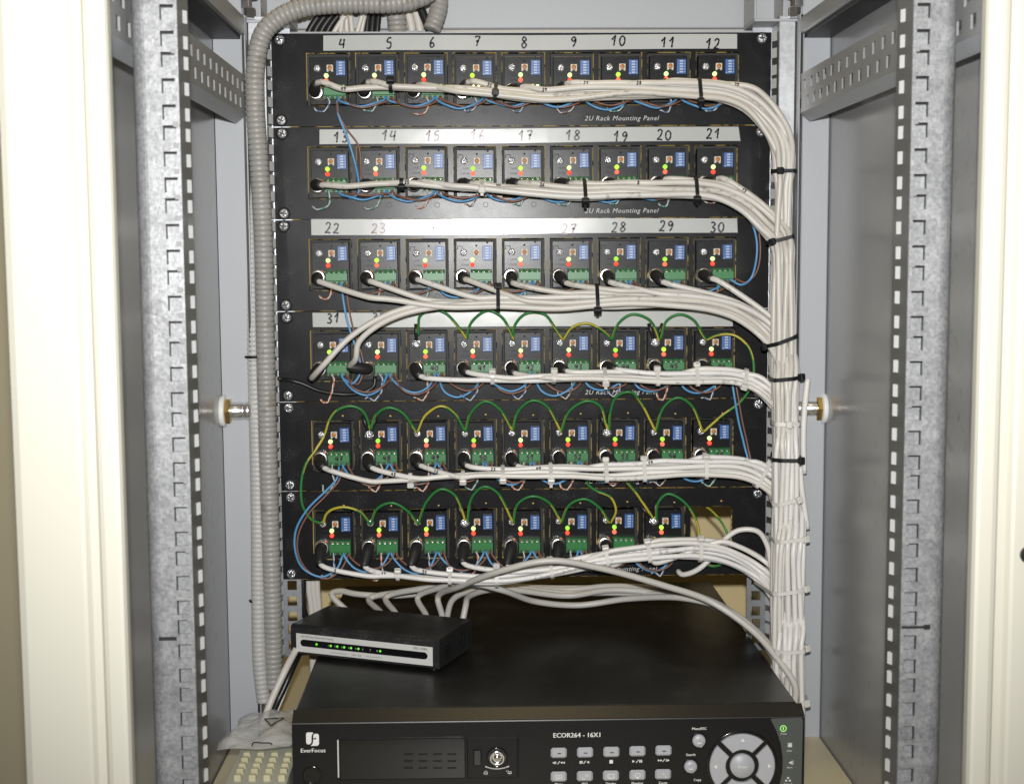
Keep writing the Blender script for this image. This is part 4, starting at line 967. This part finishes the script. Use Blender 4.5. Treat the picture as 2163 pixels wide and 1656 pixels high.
# maker's mark and lettering
T_ = FY - .15; lg = MB()
def lpoly(pts): lg.add([(*fp(u, v), ) for u, v in pts], [tuple(range(len(pts)))])
def quad_uv(mb, pts, Y=T_):
    P = [fp(u, v) for u, v in pts]; mb.add([(p[0], Y, p[1]) for p in P], [tuple(range(len(P)))])
quad_uv(lg, [(646.5,1549),(649,1546),(660,1546),(662,1547.5),(659.5,1550),(658,1555),(658,1566),(656,1570),(652,1571.6),(648,1570.5),(646.7,1567)])
quad_uv(lg, [(661.5,1556),(662.5,1551),(665,1549),(671,1549),(673.5,1551.5),(673.8,1557),(666,1557),(664,1558.5),(661.5,1558.2)])
quad_uv(lg, [(661.5,1560.8),(673.8,1560.8),(674,1570),(672,1573.5),(668,1574.4),(656,1574.4),(660,1571),(661.3,1567)])
quad_uv(lg, [(667.5,1557),(673.8,1557),(673.8,1560.8),(667.5,1560.8)])
x, z = fp(661, 1584); text_mb('EverFocus', 3.5, lambda a, b_: (x + a, T_, z + b_), lg, space=1.02); text_mb('EverFocus', 3.5, lambda a, b_: (x + .22 + a, T_ - .01, z + b_), lg, space=1.02)
build(lg, 'maker_logo', 'print_white', dv, nrm=False)
pr = MB()
def ptext(tx, u, v, h, bold=.12, mb=None, Y=T_):
    x, z = fp(u, v); m_ = mb or pr
    text_mb(tx, h, lambda a, b_: (x + a, Y, z + b_), m_)
    if bold: text_mb(tx, h, lambda a, b_: (x + a + bold, Y - .01, z + b_), m_)
ptext('ECOR264 - 16X1', 1219, 1551.5, 4.0, .25)
for tx, u, v in (('Menu/ESC', 1477, 1538), ('Search', 1459, 1593), ('Copy', 1473, 1646)): ptext(tx, u, v, 2.1)
for tx, u in (('Menu', 1180), ('SEQ', 1235), ('Display', 1290), ('Monitor', 1346), ('Zoom', 1400)): ptext(tx, u, 1655 - (u - 1180)*.012, 2.1)
def tri(mb, x, z, s, d, Y=T_): mb.add([(x + d*s, Y, z), (x - d*s*.8, Y, z + s), (x - d*s*.8, Y, z - s)], [(0, 1, 2)])
def rect(mb, x, z, a, b_, Y=T_): mb.add([(x-a, Y, z-b_), (x+a, Y, z-b_), (x+a, Y, z+b_), (x-a, Y, z+b_)], [(0, 1, 2, 3)])
sy = [(1180, 1610), (1235, 1609), (1291, 1608), (1346, 1607), (1402, 1605)]
def sl_(x, z): seg2(pr, [(x - .9, z - 1.2), (x + .9, z + 1.2)], .55, T_)
x, z = fp(*sy[0]); tri(pr, x-4.2, z, 1.1, -1); rect(pr, x-2.5, z, .3, 1.1); sl_(x, z); tri(pr, x+2.4, z, 1.0, -1); tri(pr, x+4.4, z, 1.0, -1)
x, z = fp(*sy[1]); rect(pr, x-3.8, z, .5, 1.2); rect(pr, x-2.3, z, .5, 1.2); sl_(x, z); tri(pr, x+2.8, z, 1.2, -1)
x, z = fp(*sy[2]); rect(pr, x, z, 1.5, 1.5)
x, z = fp(*sy[3]); tri(pr, x-3.2, z, 1.2, 1); sl_(x, z); rect(pr, x+2.2, z, .5, 1.2); rect(pr, x+3.6, z, .5, 1.2)
x, z = fp(*sy[4]); tri(pr, x-4.2, z, 1.0, 1); tri(pr, x-2.2, z, 1.0, 1); sl_(x, z); rect(pr, x+2.2, z, .3, 1.1); tri(pr, x+4, z, 1.1, 1)
build(pr, 'printed_legends', 'print_white', dv, nrm=False)
# keys
def key(u, v, w, h, icon):
    x, z = fp(u, v); k = build(MB().box(x - w/2, x + w/2, FY - 3.2, FY + .5, z - h/2, z + h/2, bev=1.5), 'push_button', 'button_grey', dv); Y = FY - 3.32
    m_ = MB()
    if icon == 'bar': rect(m_, x + .4, z, 1.5, .45, Y)
    elif icon == 'grid':
        for a in (-1.5, 1.5):
            for b_ in (-1.2, 1.2): seg2(m_, [(x+a-1.2, z+b_-.9), (x+a+1.2, z+b_-.9), (x+a+1.2, z+b_+.9), (x+a-1.2, z+b_+.9)], .5, Y, True)
    elif icon == 'seq':
        for a in (-1, .2, 1.4): seg2(m_, [(x+a-1.8, z+a*.8-1.2), (x+a+.8, z+a*.8-1.2), (x+a+1.6, z+a*.8+.6), (x+a-1, z+a*.8+.6)], .5, Y, True)
    elif icon == 'disp': seg2(m_, [(x-2.6, z-1.8), (x+2.6, z-1.8), (x+2.6, z+1.8), (x-2.6, z+1.8)], .6, Y, True); seg2(m_, [(x-1.8, z-.6), (x+1.8, z-.6)], .4, Y)
    elif icon == 'mon': seg2(m_, [(x-2, z-1.2), (x+2, z-1.2), (x+2, z+1.9), (x-2, z+1.9)], .6, Y, True); rect(m_, x, z - 2.1, .9, .5, Y)
    elif icon == 'zoom': seg2(m_, arc(x, z+.3, 1.7, 0, 2*PI, 16), .5, Y); seg2(m_, [(x+1.2, z-1), (x+2.5, z-2.3)], .6, Y); seg2(m_, [(x-.8, z+.3), (x+.8, z+.3)], .4, Y)
    build(m_, 'key_symbol', 'print_dark' if icon == 'bar' else 'print_white', k, nrm=False)
for (u, v) in ((1180, 1588), (1235.5, 1587), (1291, 1586), (1346, 1584.5), (1401, 1583)): key(u, v, 13.6, 8.8, 'bar')
for (u, v), ic_ in zip(((1180, 1638), (1235, 1637), (1290, 1636), (1346, 1634.5), (1400, 1633)), ('grid', 'seq', 'disp', 'mon', 'zoom')): key(u, v, 13.6, 8.8, ic_)
for (u, v) in ((1476, 1563), (1458.5, 1617.5), (1474, 1671)):
    x, z = fp(u, v); k = build(MB().lathe([(0, 5.6), (2.2, 5.5), (3.2, 4.6), (3.4, .02)], (x, FY + .3, z), seg=24), 'round_button', 'button_grey', dv)
    build(MB().lathe([(0, 7), (.5, 7), (.6, 6.4), (.2, 5.9)], (x, FY, z), seg=24), 'button_collar', 'dvr_gloss', k)
    m_ = MB(); seg2(m_, arc(x, z + .3, 1.5, -.4, PI + .4, 10), .6, FY - 3.25); seg2(m_, [(x-1.5, z-1.5), (x+1.5, z-1.5)], .7, FY - 3.25); build(m_, 'key_symbol', 'print_white', k, nrm=False)
# round control pad
cx_, cz_ = fp(1567, 1615); R1, R0 = 27.9, 14.2
build(MB().lathe([(0, 30.5), (.5, 30.3), (.2, 29)], (cx_, FY, cz_), seg=48), 'pad_recess', 'dvr_gloss', dv)
for q in range(4):
    a0 = PI/4 + q*PI/2; g_ = 2.2
    po = [(cx_ + R1*math.cos(a), cz_ + R1*math.sin(a)) for a in np.linspace(a0 + g_/R1, a0 + PI/2 - g_/R1, 16)] + [(cx_ + R0*math.cos(a), cz_ + R0*math.sin(a)) for a in np.linspace(a0 + PI/2 - g_/R0, a0 + g_/R0, 10)]
    ce = np.mean(po, axis=0); po2 = [tuple(np.array(p) + (ce - np.array(p))/np.linalg.norm(ce - np.array(p))*.9) for p in po]; n = len(po)
    V = [(p[0], FY + .5, p[1]) for p in po] + [(p[0], FY - 2.4, p[1]) for p in po] + [(p[0], FY - 3.2, p[1]) for p in po2]
    F = [tuple(range(n)), tuple(range(2*n, 3*n))] + [(a, (a+1) % n, n + (a+1) % n, n + a) for a in range(n)] + [(n + a, n + (a+1) % n, 2*n + (a+1) % n, 2*n + a) for a in range(n)]
    k = build(MB().add(V, F), 'direction_key', 'button_grey', dv)
    am = a0 + PI/4; d = np.array([math.cos(am), math.sin(am)]); pp = np.array([-d[1], d[0]]); c0 = np.array([cx_, cz_]) + d*23
    P = [c0 + d*1.6, c0 - d*1.2 + pp*1.7, c0 - d*1.2 - pp*1.7]
    build(MB().add([(p[0], FY - 3.34, p[1]) for p in P], [(0, 1, 2)]), 'arrow_mark', 'print_white', k, nrm=False)
en = build(MB().lathe([(0, 10.5), (3.0, 10.5), (4.0, 9.8), (4.3, .02)], (cx_, FY + .4, cz_), seg=32), 'enter_key', 'button_grey', dv)
build(text_mb('Enter', 2.5, lambda a, b_: (cx_ + a, FY - 4.1, cz_ + b_)), 'key_lettering', 'print_white', en, nrm=False)
# status light panel
P = [(1628,1519),(1631,1516.5),(1691,1514.5),(1695.5,1519),(1692,1660),(1640,1690),(1645,1660),(1652,1630),(1653,1600),(1649,1570),(1640,1543)]
po = [fp(*p) for p in P]
sp = build(MB().prism(po, lambda u, v, w: (u, w, v), FY - 1.0, FY + .5), 'status_panel', 'dvr_side_panel', dv)
Y = FY - 1.15
x, z = fp(1654, 1537); m_ = MB(); seg2(m_, arc(x, z, 2.5, 0, 2*PI, 20), .8, Y); rect(m_, x, z, .5, 1.3, Y); build(m_, 'power_light', 'led_power', sp, nrm=False)
m_ = MB()
for tx, u, v in (('Power', 1655, 1548), ('HDD', 1667, 1584), ('Alarm', 1667, 1619), ('Network', 1664, 1654)): ptext(tx, u, v, 1.4, .05, m_, Y)
x, z = fp(1668, 1573)
rect(m_, x, z, 1.8, 1.4, Y); rect(m_, x, z + 2, 1.8, .35, Y)
x, z = fp(1671, 1609); tri(m_, x - .5, z, 2.0, -1, Y); rect(m_, x + 1.2, z, .5, 1.8, Y)
x, z = fp(1664, 1644)
for a, b_ in ((0, 1.2), (-1.6, -1.2), (1.6, -1.2)): rect(m_, x + a, z + b_, .9, .8, Y)
build(m_, 'status_icons', 'silver_label', sp, nrm=False)

# ------------------------------------------------------------------ network switch lying askew on the recorder
SO = np.array([-228.1, -47.6, -597.0]); SA = math.atan2(-60.6, 146.6); SW_, SD, SH = 157.0, 79.0, 28.0
ex = np.array([math.cos(SA), math.sin(SA), 0]); ey = np.array([-math.sin(SA), math.cos(SA), 0])
def sx_(p): return SO + ex*p[0] + ey*p[1] + np.array([0, 0, p[2]])
sw = thing('network_switch', 'small black network switch with silver front lying askew on the recorder', 'network switch', tuple(SO))
build(MB().prism([(0, 3), (0, 29.5), (4, 31), (SD - 2, 31), (SD, 29), (SD, 3)], lambda u, v, w: sx_((w, u, v)), 0, SW_), 'casing', 'switch_black', sw)
build(MB().box(4, 153, -1.6, 0, 4.5, 29, bev=.8, xf=sx_), 'front_rim', 'switch_black', sw)
fp_ = build(MB().box(7, 151, -2.2, -1.5, 5.5, 23.5, bev=.3, xf=sx_), 'silver_fascia', 'silver_label', sw)
sl2 = MB(); Rr = 3.3; pl = [(12 + Rr - Rr*math.cos(a), 14.8 + Rr*math.sin(a)) for a in np.linspace(-PI/2, PI/2, 10)] + [(146 - Rr + Rr*math.cos(a), 14.8 + Rr*math.sin(a)) for a in np.linspace(PI/2, -PI/2, 10)]
sl2.prism(pl, lambda u, v, w: sx_((u, w, v)), -2.6, -2.0); slt = build(sl2, 'light_window', 'dvr_gloss', fp_)
for fr in (.157, .263, .312, .363, .414, .468, .627): build(MB().lathe([(0, 1.15), (.5, 1.1), (.6, .02)], sx_((7 + 144*fr, -2.55, 14.8)), tuple(-ey), 10), 'status_light', 'led_switch', slt)
st = MB()
for k, fr in enumerate((.245, .295, .346, .397, .45, .50, .555, .605)): text_mb(str(k + 1), 1.7, lambda a, b_: sx_((7 + 144*fr + a, -2.75, 14.8 + b_)), st)
build(st, 'light_numbers', 'silver_label', slt, nrm=False)
st = MB(); text_mb('10/100 Fast Ethernet Switch', 2.2, lambda a, b_: sx_((12 + a, -2.35, 21.2 + b_)), st, align='LEFT'); text_mb('DES-1008A', 2.2, lambda a, b_: sx_((146 + a, -2.35, 21.2 + b_)), st, align='RIGHT'); text_mb('Link / Act', 1.8, lambda a, b_: sx_((72 + a, -2.35, 8.3 + b_)), st)
for (a0, a1) in ((44, 62), (82, 98)): st.add([sx_((a0, -2.35, 8.1)), sx_((a1, -2.35, 8.1)), sx_((a1, -2.35, 8.4)), sx_((a0, -2.35, 8.4))], [(0, 1, 2, 3)])
build(st, 'fascia_lettering', 'print_dark', fp_, nrm=False)
for k in range(3): build(MB().box(SW_ - .5, SW_ + .5, 12 + 5*k, 14 + 5*k, 8, 22, bev=.3, xf=sx_), 'vent_rib', 'dvr_gloss', sw); build(MB().box(SW_ - .5, SW_ + .5, 48 + 5*k, 50 + 5*k, 8, 24, bev=.3, xf=sx_), 'vent_rib', 'dvr_gloss', sw)
for a in (10, 147):
    for b_ in (10, 69): build(MB().lathe([(0, 5), (3, 5.4)], sx_((a, b_, 0)), (0, 0, 1), 12), 'foot', 'black_plastic', sw)

# ------------------------------------------------------------------ grey network cables from the back of the switch
LZ = DT + 3.4
def mix(p): return np.array([p[0], p[1], p[3]], float) if p[2] == 'w' else UZ(p[0], p[1], p[3]) if p[2] == 'z' else UY(p[0], p[1], p[3])
net = [
 (5, [(925,1262,'y',10),(972,1238,'y',-30),(1060,1205,'y',-68),(1160,1184,'y',-76),(1260,1198,'y',-72),(1400,1236,'y',-64),(1500,1270,'y',-60),(1590,1332,'y',-78),(1640,1388,'y',-100),(1680,1450,'y',-120),(240,-138,'w',-628),(241,-128,'w',-678)], 'grey network cable arching highest across the white bundle of the lowest panel'),
 (4, [(882,1262,'y',26),(925,1242,'y',8),(985,1230,'y',-14),(1060,1246,'y',-10),(1130,1270,'y',20),(1220,1278,'y',30),(1330,1264,'y',20),(1450,1264,'y',-20),(1540,1290,'y',-40),(1610,1345,'y',-66),(1660,1412,'y',-96),(238,-118,'w',-618),(238,-108,'w',-678)], 'grey network cable sagging forward across the recorder lid'),
 (2, [(815,1262,'y',44),(885,1244,'y',30),(985,1236,'y',24),(1090,1246,'y',45),(1200,1258,'y',55),(1290,1246,'y',45),(1400,1254,'y',30),(1490,1268,'y',-5),(1560,1304,'y',-30),(1630,1372,'y',-66),(236,-100,'w',-612),(236,-92,'w',-678)], 'grey network cable waving along the back of the recorder lid'),
 (1, [(780,1264,'y',56),(850,1250,'y',52),(955,1242,'y',52),(1080,1238,'y',60),(1190,1246,'y',70),(1290,1238,'y',60),(1420,1246,'y',30),(1510,1272,'y',0),(1580,1320,'y',-24),(1645,1395,'y',-60),(240,-92,'w',-615),(240,-84,'w',-678)], 'grey network cable furthest back across the recorder lid'),
 (7, [(960,1294,'y',-20),(984,1278,'y',-4),(988,1262,'y',10),(1020,1248,'y',30),(1090,1242,'y',52),(1190,1252,'y',60),(1300,1252,'y',52),(1420,1258,'y',20),(1520,1286,'y',-14),(1602,1346,'y',-50),(239,-108,'w',-614),(239,-100,'w',-678)], 'grey network cable leaving the right end of the switch'),
 (0, [(700,1272,'y',30),(700,1255,'y',44),(718,1248,'y',52),(750,1254,'y',60),(830,1258,'y',66),(930,1250,'y',72),(1060,1246,'y',86),(1190,1254,'y',92),(1310,1250,'y',82),(1440,1254,'y',40),(1545,1294,'y',-4),(1625,1364,'y',-44),(242,-80,'w',-614),(242,-72,'w',-678)], 'grey network cable looping behind the left end of the switch'),
 (6, [(985,1300,'y',-18),(955,1268,'y',24),(985,1250,'y',38),(1060,1240,'y',60),(1180,1242,'y',78),(1300,1242,'y',72),(1430,1250,'y',34),(1530,1286,'y',-8),(1615,1356,'y',-48),(235,-96,'w',-612),(235,-88,'w',-678)], 'grey network cable leaving the switch beside its right end one')]
for port, pts, lab in net:
    a = sx_((18 + 17*port, SD - 2, 15)); b_ = a + ey*16
    o = thing('network_cable', lab, 'cable', tuple(a), 'grey network cables')
    P = [a + ey*10, b_ + (ex*15 + np.array([0, 0, 7]) if port in (1, 2, 4, 5) else ey*3)] + [mix(p) for p in pts[(1 if port in (6, 0, 7) else 0):]]
    build(MB().tube(spline(P, 5), 3.15, 10), 'cable_sheath', 'cable_grey', o)
    build(MB().box(-5.5, 5.5, -2, 14, -4, 4, bev=.6, xf=lambda p: a + ex*p[0] + ey*p[1] + np.array([0, 0, p[2]])), 'connector', 'nylon', o)

# ------------------------------------------------------------------ desk phone base and plastic bag left of the recorder
PZ = -648.0
xl = UZ(468, 1656, PZ)[0]; yb = UZ(545, 1560, PZ)[1]
ph = thing('desk_phone', 'cream push button phone squeezed between rail and recorder', 'phone', (-245, -190, -686))
xr = -207.5
V = [(xl + 2, yb, PZ), (xr, yb, PZ), (xr, -290, PZ - 3), (xl + 2, -290, PZ - 3), (xl - 3, yb + 6, -686), (xr, yb + 6, -686), (xr, -296, -686), (xl - 3, -296, -686)]
build(MB().add(V, [(0, 1, 2, 3), (4, 7, 6, 5), (0, 4, 5, 1), (1, 5, 6, 2), (2, 6, 7, 3), (3, 7, 4, 0)]), 'phone_body', 'phone_cream', ph)
for a, (v, x0, x1) in enumerate(((1587.4, 521.8, 609.8), (1598.6, 517, 606), (1610.5, 512, 602.5), (1621.7, 507, 599), (1634.8, 501.8, 595))):
    for b_ in range(4):
        p = UZ(x0 + (x1 - x0)*b_/3, v, PZ + 3); k = build(MB().box(p[0]-3.2, p[0]+3.2, p[1]-3.1, p[1]+3.1, PZ - 3, PZ + 3.2, bev=.9), 'key', 'phone_key', ph)
rb = random.Random(5); n1, n2 = 22, 14
fl_, fr_, bl_, br_ = UZ(452, 1584, -641), UZ(619, 1577, -634), UZ(512, 1515, -650), UZ(622, 1497, -640)
fr_[0] = min(fr_[0], -206); br_[0] = min(br_[0], -206)
V = []; F = []
def bagp(i, j, top):
    s, t = i/n1, j/n2; p = (fl_*(1-s) + fr_*s)*(1-t) + (bl_*(1-s) + br_*s)*t
    ed = min(s, 1-s, t, 1-t); puff = min(1, ed*5)**.6
    h = (6.0*puff + 2.2*puff*math.sin(7*s + 5*t) + 1.6*puff*math.sin(13*s - 9*t + 1) + 1.1*puff*math.sin(21*t + 6*s*s))
    p = p + np.array([2.5*math.sin(9*t + 2)*(1 - s), 2.6*math.sin(8*s), (h if top else -1.0*puff)])
    return p
for top in (1, 0):
    for j in range(n2 + 1):
        for i in range(n1 + 1): V.append(bagp(i, j, top))
o_ = (n1+1)*(n2+1); ix = lambda i, j: j*(n1+1) + i
for j in range(n2):
    for i in range(n1):
        F.append((ix(i,j), ix(i+1,j), ix(i+1,j+1), ix(i,j+1))); F.append((o_+ix(i,j), o_+ix(i,j+1), o_+ix(i+1,j+1), o_+ix(i+1,j)))
for i in range(n1): F.append((ix(i,0), o_+ix(i,0), o_+ix(i+1,0), ix(i+1,0))); F.append((ix(i,n2), ix(i+1,n2), o_+ix(i+1,n2), o_+ix(i,n2)))
for j in range(n2): F.append((ix(0,j), ix(0,j+1), o_+ix(0,j+1), o_+ix(0,j))); F.append((ix(n1,j), o_+ix(n1,j), o_+ix(n1,j+1), ix(n1,j+1)))
bg = thing('plastic_bag', 'crumpled clear plastic bag with printed triangle lying over the phone', 'plastic bag', (-245, -110, -660))
build(MB().add(V, F, 0, True), 'film', 'bag', bg)
m_ = MB()
def bagtop(u, v):                         # nearest point of the bag's upper film under a pixel
    best = None
    for i in range(0, n1*3 + 1):
        for j in range(0, n2*3 + 1):
            p = bagp(i/3, j/3, 1); d = p - CAM; r_ = ray(u, v); c_ = np.linalg.norm(np.cross(d, r_))/np.linalg.norm(r_)
            if best is None or c_ < best[0]: best = (c_, p)
    return best[1] + np.array([0, -.6, .9])
tri3 = [bagtop(*q) for q in ((559, 1520), (580, 1518), (598, 1518), (587, 1526), (573, 1532), (566, 1527), (559, 1520))]
build(MB().tube(spline(tri3, 2), .55, 5), 'printed_triangle', 'print_dark', bg)
brk = [bagtop(*q) for q in ((532, 1574), (535, 1570), (555, 1569), (572, 1570), (574, 1573))]
build(MB().tube(spline(brk, 2), .55, 5), 'printed_bracket', 'print_dark', bg)
